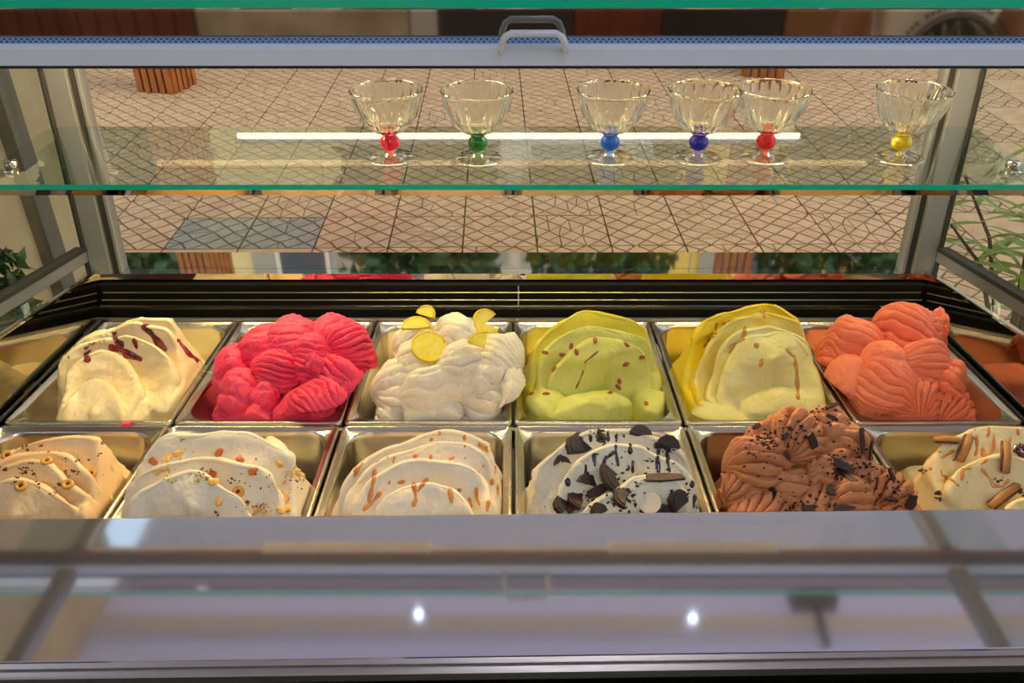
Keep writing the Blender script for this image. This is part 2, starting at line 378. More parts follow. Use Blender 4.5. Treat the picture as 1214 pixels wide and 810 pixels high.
# tray bed plate with a frame between the pans
m4 = BED
cmb(MB().box((-XW, .66, -.125), (XW, 1.42, -.115), 0, m4), 'bed_plate', steel)
for D in (1.047,): cmb(MB().box((-XW, D - .004, -.03), (XW, D + .004, -.008), 0, m4), 'cross_bar', steel)
cmb(MB().box((-XW, 1.4015, -.02), (XW, 1.409, .002), 0, m4), 'rear_flange', steel)
for s in (-1, 1):
    cmb(MB().tube([m4 @ Vector((s * .7585, .66, -.001)), m4 @ Vector((s * .7585, 1.40, -.001))], .0028, 8), 'side_bead', gasket)
    # polished end panel with sloping top, then sill, rail, glass
    x = s * XW; dx = s * .006
    poly = [(s * .7555, .5, .84), (s * .7555, 1.41, .84), (x, 1.41, 1.012), (x + s * .009, .5, 1.172)]
    cmb(MB().prism(poly, (dx, 0, 0)), 'end_panel', side_mirror)
    cmb(MB().prism([(x + s * .0075, .5, 1.170), (x - s * .0015, 1.41, 1.010), (x - s * .0015, 1.41, 1.0135), (x + s * .0075, .5, 1.1735)], (s * .01, 0, 0)), 'bright_edge', mirror)
    cmb(MB().prism([(x, .5, 1.172), (x, 1.41, 1.012), (x + s * .022, 1.41, 1.036), (x + s * .022, .5, 1.196)], (s * .004, 0, 0)), 'sill', pane_side)
    cmb(MB().prism([(x + s * .014, .5, 1.192), (x + s * .014, 1.41, 1.032), (x + s * .014, 1.41, 1.058), (x + s * .014, .5, 1.218)], (s * .02, 0, 0)), 'lower_rail', alu, bevel=.003)
    cmb(MB().prism([(x + s * .012, .5, 1.214), (x + s * .012, 1.41, 1.054), (x + s * .012, 1.41, 1.062), (x + s * .012, .5, 1.222)], (s * .02, 0, 0)), 'gasket', gasket)
    cmb(MB().prism([(x + s * .022, .5, 1.22), (x + s * .022, 1.41, 1.06), (x + s * .022, 1.46, 1.5), (x + s * .022, .5, 1.5)], (s * .005, 0, 0)), 'end_glass', pane_side)
    cmb(MB().box((min(x, x + s * .03), .5, 1.49), (max(x, x + s * .03), 1.5, 1.515)), 'top_rail', alu, bevel=.003)
    # corner post
    post = []
    def pst(xa, xb, y0, y1, name, m):
        a, b = sorted((s * xa, s * xb)); lean = .05
        V = [(a, y0, 1.0), (b, y0, 1.0), (b, y1, 1.0), (a, y1, 1.0), (a, y0 + lean, 1.5), (b, y0 + lean, 1.5), (b, y1 + lean, 1.5), (a, y1 + lean, 1.5)]
        cmb(MB().add(V, [(3, 2, 1, 0), (4, 5, 6, 7), (0, 1, 5, 4), (1, 2, 6, 5), (2, 3, 7, 6), (3, 0, 4, 7)]), name, m, bevel=.0015)
    pst(.752, .790, 1.405, 1.445, 'corner_post', alu); pst(.734, .741, 1.412, 1.44, 'glass_trim', alu); pst(.741, .752, 1.414, 1.44, 'post_gasket', gasket); pst(.790, .797, 1.40, 1.445, 'outer_gasket', gasket)
# front pane leaning to the street, outer ledge strips
cmb(MB().prism([(-.74, 1.42, 1.0), (.74, 1.42, 1.0), (.74, 1.47, 1.5), (-.74, 1.47, 1.5)], (0, .006, 0)), 'front_glass', pane_front)
cmb(MB().prism([(-.8, 1.428, 1.0085), (-.8, 1.46, 1.0085), (-.8, 1.46, .985), (-.8, 1.428, .985)], (1.6, 0, 0)), 'outer_sill', mirror)
cmb(MB().prism([(-.8, 1.4605, 1.0055), (-.8, 1.502, 1.0055), (-.8, 1.502, .975), (-.8, 1.4605, .975)], (1.6, 0, 0)), 'outer_sill', mirror)
cmb(MB().prism([(-.775, 1.403, .998), (-.775, 1.406, 1.0085), (-.775, 1.427, 1.0085), (-.775, 1.427, .99)], (1.55, 0, 0)), 'rear_lip', mirror)
# black vent behind the pans with steel louvres
cmb(MB().box((-XW, 1.392, .85), (XW, 1.42, .992)), 'vent_back', blackm)
P0 = Vector((0, 1.392, .990)); P1 = Vector((0, 1.345, .952))
for k, (t, rr, mm) in enumerate(((.22, .0011, steel), (.47, .0011, steel), (.70, .0042, mat('dark_pipe', '4a4844', .25, 1)))):
    p = P0.lerp(P1, t); cmb(MB().tube([(-XW + .01, p.y, p.z), (XW - .01, p.y, p.z)], rr, 8), 'louvre', mm, True)
cmb(MB().tube([(.012, 1.388, .992), (.012, 1.36, .956)], .0012, 6), 'vent_pin', steel)
# near ledge (operator side)
lz = 1.05
def lp(px, py): p = at_z(px, py, lz); return Vector((p.x, p.y, lz))
def ext(p, q, x): t = (x - p.x) / (q.x - p.x); return p.lerp(q, t)
fa, fb, na, nb = lp(-60, 615.5), lp(1300, 602), lp(-60, 787), lp(1300, 768)
a, b, c, d = ext(fa, fb, -.765), ext(fa, fb, .765), ext(na, nb, .765), ext(na, nb, -.765)
cmb(MB().prism([a, b, c, d], (0, 0, -.012)), 'ledge', ledge_m, bevel=.002)
cmb(MB().prism([d + Vector((0, .004, -.0125)), c + Vector((0, .004, -.0125)), c + Vector((0, -.01, -.0125)), d + Vector((0, -.01, -.0125))], (0, 0, -.01)), 'ledge_trim', steel)
cmb(MB().box((-1.0, .44, .93), (1.0, .535, 1.0)), 'front_rail', mat('charcoal_metal', '3c3c38', .45, .5), bevel=.004)
cmb(MB().box((-1.0, .50, .5), (1.0, .545, .93)), 'operator_panel', steel)
cmb(MB().box((-.9, .552, .86), (.9, .64, 1.0)), 'inner_lining', steel)
# top unit
top_u = mat('blind_housing', 'cfe0f0', .4); under = mat('white_lining', 'c4c6cc', .45)
YT = 1.05
def zt(py): return at_y(607, py, YT).z
cbox('top_bar', (-.82, 1.283, 1.49), (.82, 1.317, zt(8.5)), under, bevel=.003)
cbox('top_bar', (-.82, 1.41, 1.49), (.82, 1.50, zt(8.5)), under, bevel=.003)
cbox('top_bar', (-.82, 1.072, 1.49), (.82, 1.10, 1.52), under, bevel=.003)
cbox('mirror_fascia', (-.95, YT, zt(42)), (.95, YT + .02, zt(11)), dark_mirror)
cmb(MB().box((-.95, YT - .003, zt(13.5)), (.95, YT + .002, zt(10.5))), 'fascia_trim', mirror)
cmb(MB().prism([(-.95, YT - .004, zt(77)), (-.95, YT - .004, zt(58)), (-.95, YT + .006, zt(43)), (-.95, YT + .02, zt(43)), (-.95, YT + .02, zt(77))], (1.9, 0, 0)), 'blind_housing', top_u)
cmb(MB().box((-.95, YT - .002, zt(81)), (.95, YT + .02, zt(77.3))), 'blind_seal', gasket)
cmb(MB().box((-.95, YT + .022, zt(80)), (.95, YT + .03, zt(77))), 'blind_rod', wood_d)
bl = mat('blue_blind_fabric', '7fa6dc', .5)
mb = MB().prism([(-.95, YT - .0005, zt(51.5)), (-.95, YT + .005, zt(43)), (-.95, YT + .009, zt(43)), (-.95, YT + .004, zt(51.5))], (1.9, 0, 0)); cmb(mb, 'blind_strip', bl)
mb = MB()
for k in range(270):
    for j in range(2):
        x = -.94 + k * .007 + j * .0035; z = zt(46.8 + j * 2.6); y = YT - .0012 + (51.5 - (46.8 + j * 2.6)) / 8.5 * .0055
        mb.box((x - .0011, y - .0006, z - .0008), (x + .0011, y + .0006, z + .0008))
tag(cmb(mb, 'blind_perforations', mat('dark_hole', '26344c', .7)), kind='stuff')
hd = MB(); hz0, hz1 = zt(57), zt(31); pts = [(-.038, 0, hz0), (-.0385, -.022, hz0 + .003), (-.037, -.03, hz0 + .012), (-.033, -.033, hz1 - .004), (-.026, -.034, hz1), (.026, -.034, hz1), (.033, -.033, hz1 - .004), (.037, -.03, hz0 + .012), (.0385, -.022, hz0 + .003), (.038, 0, hz0)]
hx = (630 - 607) / F * 1.08
o = cmb(MB().tube([(x + hx, YT - .004 + y, z) for x, y, z in pts], .0042, 10), 'pull_handle', mat('clear_plastic', 'c9d6e4', .15, spec=.8), True)
rg = MB().prism([(-.95, YT - .004, zt(0) + .001), (-.95, YT - .004, zt(8.5)), (-.95, 1.55, zt(8.5)), (-.95, 1.55, zt(0) + .001)], (1.9, 0, 0))
o = cmb(rg, 'roof_glass', [pane_shelf, glass_edge]); o.data.polygons.foreach_set('material_index', [0, 0, 1, 0, 1, 0])
# inner led strips under the housing (warm)
def led(name, x0, x1, y, z, m, w=.008):
    t = empty(name, (0, y - 1.0, z)); t.parent = case
    MB().box((x0, -w, -.003), (x1, w, 0)).build('diffuser', m, t); MB().box((x0 - .01, -w - .004, 0), (x1 + .01, w + .004, .012)).build('holder', alu, t)
led('led_lamp', -.72, .72, 1.30, 1.478, led_warm)
for x0, x1 in ((-.45, -.146), (.174, .477)): cbox('guide_plate', (x0, 1.074, 1.478), (x1, 1.098, 1.49), white_p, bevel=.002)

# ------------------------------------------------------------------ GLASS SHELF
SZ = 1.29
sa = at_z(607, 219, SZ).y; sb = at_z(607, 150, SZ).y
sh_ = empty('glass_shelf', (0, (sa + sb) / 2, SZ), 'clear glass shelf with green edge carrying six dessert cups', 'shelf')
hw = .785; dy = (sb - sa) / 2; T = .008
sm = MB().prism([(-hw, -dy, -T), (hw, -dy, -T), (hw, -dy + .05, -T), (hw - .0, dy - .02, -T), (hw - .02, dy, -T), (-hw + .02, dy, -T), (-hw, dy - .02, -T)], (0, 0, T))
o = sm.build('slab', [pane_shelf, glass_edge], sh_); o.data.polygons.foreach_set('material_index', [0, 0, 1, 0, 0, 0, 0, 0, 0])
MB().prism([(-hw, -dy + .001, -T - .0005), (-hw, -dy + .0026, -T - .0095), (-hw, -dy + .006, -T - .0095), (-hw, -dy + .006, -T - .0005)], (2 * hw, 0, 0)).build('support_rail', dark_mirror, sh_)
for s in (-1, 1):
    for y in (-dy + .07,): MB().tube([(s * (hw - .03), y, -T - .001), (s * (hw + .006), y, -T - .001)], .007, 10).tube([(s * (hw - .03), y, .001), (s * (hw - .03), y, .009)], .01, 12).build('clip', mirror, sh_, True)

# ------------------------------------------------------------------ DESSERT CUPS
N = 160
outer = [(.0, .0), (.036, .0), (.0375, .0015), (.0365, .003), (.022, .0065), (.009, .011), (.0065, .014)]
def bowl():
    pr = [(.0075, .0405, 0)]
    H = .064
    for i in range(1, 15):
        t = i / 14; r_ = .0075 + (.0535 - .0075) * (math.sqrt(1 - (1 - t) ** 2.1)) ** .92 * (.80 + .2 * t); pr.append((r_, .0405 + H * t,   .0019 * min(1, 4 * (1 - t), 5 * t)))
    o_ = pr[:]; o_ += [(.0545, .0405 + H + .0006, 0), (.0547, .0405 + H + .0016, 0), (.0540, .0405 + H + .0026, 0), (.0530, .0405 + H + .0029, 0), (.0520, .0405 + H + .0024, 0), (.0515, .0405 + H + .0012, 0)]
    for q in reversed(pr[1:]): o_.append((max(.001, q[0] - .0022), q[1] + (.0018 if q[1] < .06 else 0), q[2] * .5))
    o_.append((.001, .0435, 0))
    return o_
mb = MB().lathe(bowl(), N, flute=20); b_me = mb.build('bowl', clear, None, True)
f_ = MB().lathe([(.001, 0), (.0365, 0), (.0378, .0012), (.0368, .0024), (.030, .0028), (.018, .0045), (.009, .008), (.006, .0135), (.0015, .0135)], 48).build('foot', pane('cup_foot_glass', (.96, .97, .96), 1.5, boost=.3), None, True)
k_ = MB().lathe([(.003, .0130), (.0085, .0150), (.0132, .0190), (.0152, .0255), (.0138, .0320), (.0100, .0357), (.0092, .0370), (.0118, .0388), (.0092, .0403), (.003, .0404)], 32).build('stem_ball', None, None, True)
bases = (b_me.data, f_.data, k_.data)
for o in (b_me, f_, k_): bpy.data.objects.remove(o)
for px, py, c, nm in ((464, 188, 'ff2050', 'pink'), (567, 189, '0c7a28', 'green'), (722, 188, '1468e8', 'sky blue'), (826, 188, '2c1cc0', 'violet blue'), (905, 187, 'f01420', 'red'), (1064, 188, 'f0dc10', 'yellow')):
    p = at_z(px, py, SZ + .0005)
    t = empty('dessert_cup', (p.x, p.y, SZ + .0006), 'clear fluted dessert cup with %s glass ball stem on glass shelf' % nm, 'cup', 'dessert cups on the glass shelf')
    link('bowl', bases[0], parent=t); link('foot', bases[1], parent=t)
    me = bases[2].copy(); me.materials.clear()
    g = mat('%s_ball' % nm.replace(' ', '_'), c, .06, spec=.8); g.node_tree.nodes['Principled BSDF'].inputs['Transmission Weight'].default_value = .45
    me.materials.append(g); o = link('stem_ball', me, parent=t); o['label'] = nm + ' glass ball'

# ------------------------------------------------------------------ PANS
PW, PL = .2515, .348
def rr_loop(hx_, hy, r_, z, n=8):
    out = []
    for cx, cy, a0 in ((hx_ - r_, hy - r_, 0), (-hx_ + r_, hy - r_, pi / 2), (-hx_ + r_, -hy + r_, pi), (hx_ - r_, -hy + r_, 1.5 * pi)):
        for k in range(n + 1): a = a0 + k / n * pi / 2; out.append((cx + r_ * cos(a), cy + r_ * sin(a), z))
    return out
def pan_mesh():
    hx_, hy = PW / 2 - .002, PL / 2 - .001
    L = [rr_loop(hx_, hy, .008, -.010), rr_loop(hx_, hy, .008, -.002), rr_loop(hx_ - .002, hy - .002, .007, 0), rr_loop(hx_ - .005, hy - .005, .006, -.0005), rr_loop(hx_ - .006, hy - .006, .006, -.0025),
         rr_loop(hx_ - .011, hy - .012, .034, -.003), rr_loop(hx_ - .0125, hy - .0135, .035, -.005), rr_loop(hx_ - .0135, hy - .015, .035, -.012), rr_loop(hx_ - .018, hy - .020, .035, -.09), rr_loop(hx_ - .022, hy - .024, .032, -.101), rr_loop(hx_ - .03, hy - .032, .028, -.104)]
    n = len(L[0]); V = [v for l_ in L for v in l_]; Fc = []
    for i in range(len(L) - 1):
        for k in range(n): Fc.append((i * n + k, i * n + (k + 1) % n, (i + 1) * n + (k + 1) % n, (i + 1) * n + k))
    Fc.append(tuple(range((len(L) - 1) * n, len(L) * n)))
    me = bpy.data.meshes.new('gelato_pan'); me.from_pydata(V, [], Fc); me.materials.append(pan_steel); me.polygons.foreach_set('use_smooth', [True] * len(Fc)); return me
PM = pan_mesh()
ROWD = {'A': 1.2245, 'B': .8725}
def centre(row, i): return ((i - 2.5) * PW + .002, ROWD[row])

# ------------------------------------------------------------------ GELATO
def vnoise(u, v, seed, sc):
    q = np.random.RandomState(seed); T_ = q.rand(64, 64); x = u * sc + 17.3; y = v * sc + 9.1
    xi = np.floor(x).astype(int); yi = np.floor(y).astype(int); fx = x - xi; fy = y - yi; fx = fx * fx * (3 - 2 * fx); fy = fy * fy * (3 - 2 * fy)
    g = lambda a, b: T_[a % 64, b % 64]
    return (g(xi, yi) * (1 - fx) * (1 - fy) + g(xi + 1, yi) * fx * (1 - fy) + g(xi, yi + 1) * (1 - fx) * fy + g(xi + 1, yi + 1) * fx * fy) * 2 - 1
def height(row, i, spec, U, V, seed):
    cx, cD = centre(row, i)
    wu_ = U + .011 * vnoise(U, V, seed, 19) + .0009 * vnoise(U, V, seed + 1, 60); wv = V + .011 * vnoise(U, V, seed + 2, 19) + .0009 * vnoise(U, V, seed + 3, 60)
    Hh = np.full(U.shape, -.085); tint = np.zeros(U.shape)
    # base filling with a rounded outline
    bx, by, bo, bh = spec.get('base', (.098, .145, 0, -.01))
    e = (np.abs((wu_ - bo) / bx) ** 3.2 + np.abs(wv / by) ** 3.2) ** (1 / 3.2)
    Hh = np.where(e < 1, bh - .05 * e ** 4, bh - .05 - (e - 1) * .9); Hh = np.maximum(Hh, -.09)
    if 'layers' in spec:
        prev = None; Ls = []
        for (Lp, Tp, Rp, hT, hE) in spec['layers']:
            uL, vL = on_bed(*Lp, hE); uT, vT = on_bed(*Tp, hT); uR, vR = on_bed(*Rp, hE)
            vc = (vL + vR) / 2 - cD; uc = (uL + uR) / 2 - cx; Ls.append((uc, vc, (uR - uL) / 2, vT - cD - vc, (uT - cx - uc), hT, hE, (vR - vL) / (uR - uL)))
        es = []; hs = []
        for k, (uc, vc, a_, b_, sk, hT, hE, sl) in enumerate(Ls):
            du = wu_ - uc; dv = wv - vc - sl * du; bf = spec.get('bf', .6) * b_ + .02
            vv = np.where(dv > 0, dv / b_, dv / bf); du = du - sk * np.clip(vv, 0, 1)
            pw = spec.get('pw', 2.0); e = (np.abs(du / a_) ** pw + np.abs(vv) ** pw) ** (1 / pw); s_ = np.clip(np.where(dv > 0, dv / b_, dv / bf) / np.maximum(e, 1e-4), -1, 1)
            hr = np.where(s_ > 0, hE + (hT - hE) * s_ ** .85, hE + (hE * .5 + .045) * s_)
            hr = hr + .006 * vnoise(U, V, seed + 20 + k, 18)
            es.append(e); hs.append(hr)
        dd = spec.get('dip', .034)
        out = None
        h = hs[0] - (.012 + .012 * (1 - es[0])) * (1 - np.clip(es[0], 0, 1) ** 2.2) ; lay = np.where(es[0] < 1, 0, 99)
        inside = es[0] < 1; H_ = np.where(inside, h, -.09)
        for k in range(1, len(Ls)):
            m_ = (~inside) & (es[k] < 1)
            t = (es[k - 1] - 1) / np.maximum((es[k - 1] - 1) + (1 - es[k]), 1e-5)
            d_ = dd * np.clip((hs[k - 1] + .02) / .06, 0, 1)
            drop = hs[k - 1] - d_ * np.clip(t * 14, 0, 1)
            hk = drop + (hs[k] - drop) * np.clip(t, 0, 1) ** 1.9
            # lip rounding
            hk = hk - .004 * np.clip((t - .9) / .1, 0, 1) ** 2
            H_ = np.where(m_, hk, H_); inside |= m_; lay = np.where(m_, k, lay)
        fall = hs[-1] - .004 - (es[-1] - 1) * Ls[-1][3] * 3.2
        H_ = np.where(~inside, fall, H_)
        H_ += .0011 * np.sin(es[-1] * 120 + 6 * vnoise(U, V, seed + 7, 15)) * np.clip(vnoise(U, V, seed + 8, 20) + .3, 0, 1)
        tint = np.where(lay == 99, 1.0, np.clip(lay / max(1, len(Ls) - 1), 0, 1))
        Hh = np.maximum(Hh, H_); spec['_Ls'] = Ls
    for (px, py, h, a_, b_, rot, c_, n_, amp, curv) in ([] if spec.get('over') else spec.get('lobes', [])):
        u0, v0 = on_bed(px, py, h); u0 -= cx; v0 -= cD; du = wu_ - u0; dv = wv - v0; r_ = R(rot)
        lx = du * cos(r_) + dv * sin(r_); ly = -du * sin(r_) + dv * cos(r_)
        q = (lx / a_) ** 2 + (ly / b_) ** 2
        hh = np.where(q < 1, h - c_ * (1 - np.sqrt(np.clip(1 - q, 0, 1))), -9)
        if n_:
            ph = (ly / b_ + curv * (lx / a_) ** 2 + .10 * vnoise(U, V, seed + 31, 30)) * n_ / 2; s_ = ph - np.floor(ph)
            hh = hh + amp * (np.sqrt(np.clip(1 - (2 * s_ - 1) ** 2, 0, 1)) - .7) * np.clip(.65 + .6 * vnoise(U, V, seed + 32, 25), .15, 1)
        kk = .016; tint = np.where(hh > Hh, tint * .4, tint); t_ = np.clip(.5 + .5 * (hh - Hh) / kk, 0, 1); Hh = np.where(hh > -1, Hh * (1 - t_) + hh * t_ + kk * t_ * (1 - t_) * np.clip((hh + 1) * 9, 0, 1), Hh)
    Hh = Hh + .0045 * vnoise(U, V, seed + 50, 30)
    if 'layers' in spec:
        es_ = ((np.abs(U) / .1115) ** 4 + (np.abs(V) / .1575) ** 4) ** .25; cap = -.016 + .42 * (1 - es_) ; cap = np.where(es_ > 1, -.03, cap); Hh = np.minimum(Hh, cap)
    for _ in range(2 if 'layers' in spec else 0):
        P_ = np.pad(Hh, 1, mode='edge'); Hh = (P_[:-2, 1:-1] + P_[2:, 1:-1] + P_[1:-1, :-2] + P_[1:-1, 2:] + 2 * P_[1:-1, 1:-1]) / 6
    Hh = Hh + spec.get('rough', .0005) * (vnoise(U, V, seed + 40, 260) + .7 * vnoise(U, V, seed + 41, 420)) + spec.get('lump', .0012) * vnoise(U, V, seed + 42, 70)
    return Hh, tint
def make_gelato(row, i, spec, m, name, lab, cat='gelato', seed=1):
    step = .0017; hx_, hy = .1115, .1575; r0 = .034
    u = np.arange(-hx_, hx_ + 1e-6, step); v = np.arange(-hy, hy + 1e-6, step); U, V = np.meshgrid(u, v)
    Hh, tint = height(row, i, spec, U, V, seed)
    qx = np.abs(U) - (hx_ - r0); qy = np.abs(V) - (hy - r0); keep = ~((qx > 0) & (qy > 0) & (np.hypot(np.maximum(qx, 0), np.maximum(qy, 0)) > r0 - .001))
    edge = np.minimum(hx_ - np.abs(U), hy - np.abs(V)); Hh = np.minimum(Hh, np.where(edge < .004, -.012, 9))
    idx = -np.ones(U.shape, int); idx[keep] = np.arange(keep.sum())
    Z = np.maximum(Hh, -.095)
    gy, gx = np.gradient(Z, step); mag = np.sqrt(gx ** 2 + gy ** 2 + 1)
    gh = np.sqrt(gx ** 2 + gy ** 2) + 1e-6; stp = np.clip(gh / 2.5, 0, 1)
    sw = .0026 + (.0042 * vnoise(U, Z * 1.6, seed + 60, 34) + .0016 * vnoise(U * .5, Z * 1.8 + V * .3, seed + 61, 95)) * (stp if 'layers' in spec else 0); sw = np.clip(sw, -.003, .006)
    Uo = U - gx / mag * sw; Vo = V - gy / mag * sw
    co = np.stack([Uo[keep], Vo[keep], Z[keep]], 1)
    a = idx[:-1, :-1]; b = idx[:-1, 1:]; c = idx[1:, 1:]; d = idx[1:, :-1]
    zz = np.maximum(np.maximum(Z[:-1, :-1], Z[:-1, 1:]), np.maximum(Z[1:, 1:], Z[1:, :-1]))
    ok = (a >= 0) & (b >= 0) & (c >= 0) & (d >= 0) & (zz > -.086)
    Q = np.stack([a[ok], b[ok], c[ok], d[ok]], 1)
    used = np.unique(Q); rm = -np.ones(len(co), int); rm[used] = np.arange(len(used)); co = co[used]; Q = rm[Q]; tv = tint[keep][used]
    if 'layers' in spec:      # rolled lips along the wave crests
        cs = [co]; qs = [Q]; ts = [tv]; n0 = len(co)
        for li, (uc, vc, a_, b_, sk, hT, hE, sl) in enumerate(spec['_Ls']):
            n = 90; K = 8; th = np.linspace(pi * .93, pi * .07, n); p_ = spec.get('pw', 2.0); cxx = np.sign(np.cos(th)) * np.abs(np.cos(th)) ** (2 / p_); sy_ = np.abs(np.sin(th)) ** (2 / p_)
            du = a_ * cxx + sk * sy_; wu = uc + du; wv = vc + sl * du + b_ * sy_; UU = wu.copy(); VV = wv.copy()
            for _ in range(6):
                UU = wu - .011 * vnoise(UU, VV, seed, 19) - .0009 * vnoise(UU, VV, seed + 1, 60); VV = wv - .011 * vnoise(UU, VV, seed + 2, 19) - .0009 * vnoise(UU, VV, seed + 3, 60)
            iu = np.clip(np.round((UU + hx_) / step).astype(int), 2, len(u) - 3); iv = np.clip(np.round((VV + hy) / step).astype(int), 2, len(v) - 3)
            zr = np.max([Z[iv + q1, iu + q2] for q1 in (-2, -1, 0, 1, 2) for q2 in (-1, 0, 1)], axis=0); zr = np.convolve(np.pad(zr, 3, mode='edge'), np.ones(7) / 7, 'valid')
            env = np.clip(np.sin(np.linspace(0, pi, n)) * 2.2, .12, 1) * np.where((np.abs(UU) < hx_ - .006) & (np.abs(VV) < hy - .006) & (zr > -.02), 1, .05)
            r_ = .0036 * env * (.85 + .5 * vnoise(UU, VV, seed + 80 + li, 45)); tx = np.gradient(UU); ty = np.gradient(VV); tl = np.hypot(tx, ty) + 1e-9; nx = ty / tl; ny = -tx / tl
            # nx,ny points to the hollow in front of the crest
            s_ = np.sign(-(nx * (UU - uc) + ny * (VV - vc))); nx = nx * s_; ny = ny * s_
            ang = np.linspace(0, 2 * pi, K, endpoint=False); ring = np.stack([np.stack([UU + nx * (.0022 + r_ * 1.25 * np.cos(g)), VV + ny * (.0022 + r_ * 1.25 * np.cos(g)), zr - r_ * .55 + r_ * .85 * np.sin(g)], 1) for g in ang], 1)
            g = np.arange(n * K).reshape(n, K) + n0; n0 += n * K; g2 = np.roll(g, -1, 1)
            cs.append(ring.reshape(-1, 3)); qs.append(np.stack([g[:-1].ravel(), g2[:-1].ravel(), g2[1:].ravel(), g[1:].ravel()], 1)); ts.append(np.full(n * K, li / max(1, len(spec['_Ls']) - 1)))
        co = np.concatenate(cs); Q = np.concatenate(qs); tv = np.concatenate(ts)
    if spec.get('over'):      # folded shells laid over the filling, all in one mesh
        cx, cD = centre(row, i); cs = [co]; qs = [Q]; n0 = len(co)
        for li, (px, py, h, a_, b_, rot, c_, n_, amp, curv) in enumerate(spec['lobes']):
            u0, v0 = on_bed(px, py, h); u0 -= cx; v0 -= cD; nc = 64; n_ = int(n_ * 1.5 + .5); nl = max(44, int(n_ * 16)); sd_ = seed * 31 + li
            cc, ll = np.meshgrid(np.linspace(.03, pi - .03, nc), np.linspace(R(-28), R(208), nl), indexing='ij')
            lw = ll + .10 * vnoise(cc, ll, sd_, 1.6) + .05 * vnoise(cc, ll, sd_ + 3, 4)
            f = 0
            if n_:
                ph = (lw - curv * np.cos(cc) * .7) / pi * n_ + .35 * vnoise(cc, ll * 0 + li, sd_ + 5, 2); fr_ = ph - np.floor(ph); rid = np.floor(ph)
                prof = .55 * np.sqrt(np.clip(1 - (2 * fr_ - 1) ** 2, 0, 1)) + .45 * (1 - fr_) ** .8
                var = .6 + .8 * np.mod(np.sin(rid * 12.9898 + li) * 43758.5, 1.0)
                fade = np.clip(.85 + .6 * vnoise(cc, ll, sd_ + 9, 1.3), .3, 1.15)
                f = amp * 4.4 * (prof - .6 - .5 * np.exp(-(np.minimum(fr_, 1 - fr_) / .09) ** 2)) * var * fade * np.sin(cc) ** .5
            lump = .0045 * vnoise(cc, ll, sd_ + 1, 1.7) + .0009 * vnoise(cc, ll, sd_ + 2, 5) + spec.get('rough', .0007) * (vnoise(cc, ll, sd_ + 4, 26) + .6 * vnoise(cc, ll, sd_ + 6, 45))
            e_ = 1 + (f + lump) / min(a_, b_)
            x = a_ * np.sign(np.cos(cc)) * np.abs(np.cos(cc)) ** .9 * (1 + (e_ - 1) * .5); y = b_ * np.sin(cc) * np.cos(ll) * e_; zc = c_ * np.sin(cc) * np.sin(ll) * e_
            y = y + curv * .35 * (x ** 2) / a_ - curv * .1 * a_; r_ = R(rot)
            X = u0 + x * cos(r_) - y * sin(r_); Y = v0 + x * sin(r_) + y * cos(r_); ZZ = h - c_ + zc
            # stay inside the pan opening near and below the rim
            lx_, ly_ = .1085, .153; w_ = np.clip((.022 - ZZ) / .02, 0, 1)
            for A_, lim_ in ((X, lx_), (Y, ly_)): A_[...] = np.where(np.abs(A_) > lim_, A_ * (1 - w_) + np.sign(A_) * lim_ * w_, A_)
            ex = np.abs(X) - (lx_ - .03); ey = np.abs(Y) - (ly_ - .03); dd_ = np.hypot(np.maximum(ex, 0), np.maximum(ey, 0)); sc_ = np.where((ex > 0) & (ey > 0) & (dd_ > .03), .03 / np.maximum(dd_, 1e-5), 1) * w_ + (1 - w_)
            X = np.where((ex > 0) & (ey > 0), np.sign(X) * (lx_ - .03 + ex * sc_), X); Y = np.where((ex > 0) & (ey > 0), np.sign(Y) * (ly_ - .03 + ey * sc_), Y)
            ZZ = np.maximum(ZZ, -.09); g = np.arange(nc * nl).reshape(nc, nl) + n0; n0 += nc * nl
            cs.append(np.stack([X.ravel(), Y.ravel(), ZZ.ravel()], 1)); qs.append(np.stack([g[:-1, :-1].ravel(), g[1:, :-1].ravel(), g[1:, 1:].ravel(), g[:-1, 1:].ravel()], 1))
        co = np.concatenate(cs); Q = np.concatenate(qs); tv = np.zeros(len(co))
    me = bpy.data.meshes.new(name); me.vertices.add(len(co)); me.vertices.foreach_set('co', co.astype(np.float32).ravel())
    me.loops.add(Q.size); me.loops.foreach_set('vertex_index', Q.astype(np.int32).ravel()); me.polygons.add(len(Q)); me.polygons.foreach_set('loop_start', np.arange(0, Q.size, 4, dtype=np.int32))
    me.polygons.foreach_set('use_smooth', np.ones(len(Q), bool)); me.update(calc_edges=True); me.validate()
    at = me.attributes.new('tint', 'FLOAT', 'POINT'); at.data.foreach_set('value', tv.astype(np.float32))
    o = link(name, me, m); cx, cD = centre(row, i); o.matrix_world = BED @ Matrix.Translation((cx, cD, 0)); tag(o, lab, cat)
    bv = BVHTree.FromPolygons([tuple(x) for x in co.tolist()], Q.tolist())
    mw = BED @ Matrix.Translation((cx, cD, 0)); return o, bv, mw
def hit(g, px, py):
    o, bv, mw = g; mi = mw.inverted(); p, n_, _, _ = bv.ray_cast(mi @ CAM, (mi.to_3x3() @ ray(px, py)).normalized())
    if p is None: return None
    if n_.z < 0: n_ = -n_
    return p, n_
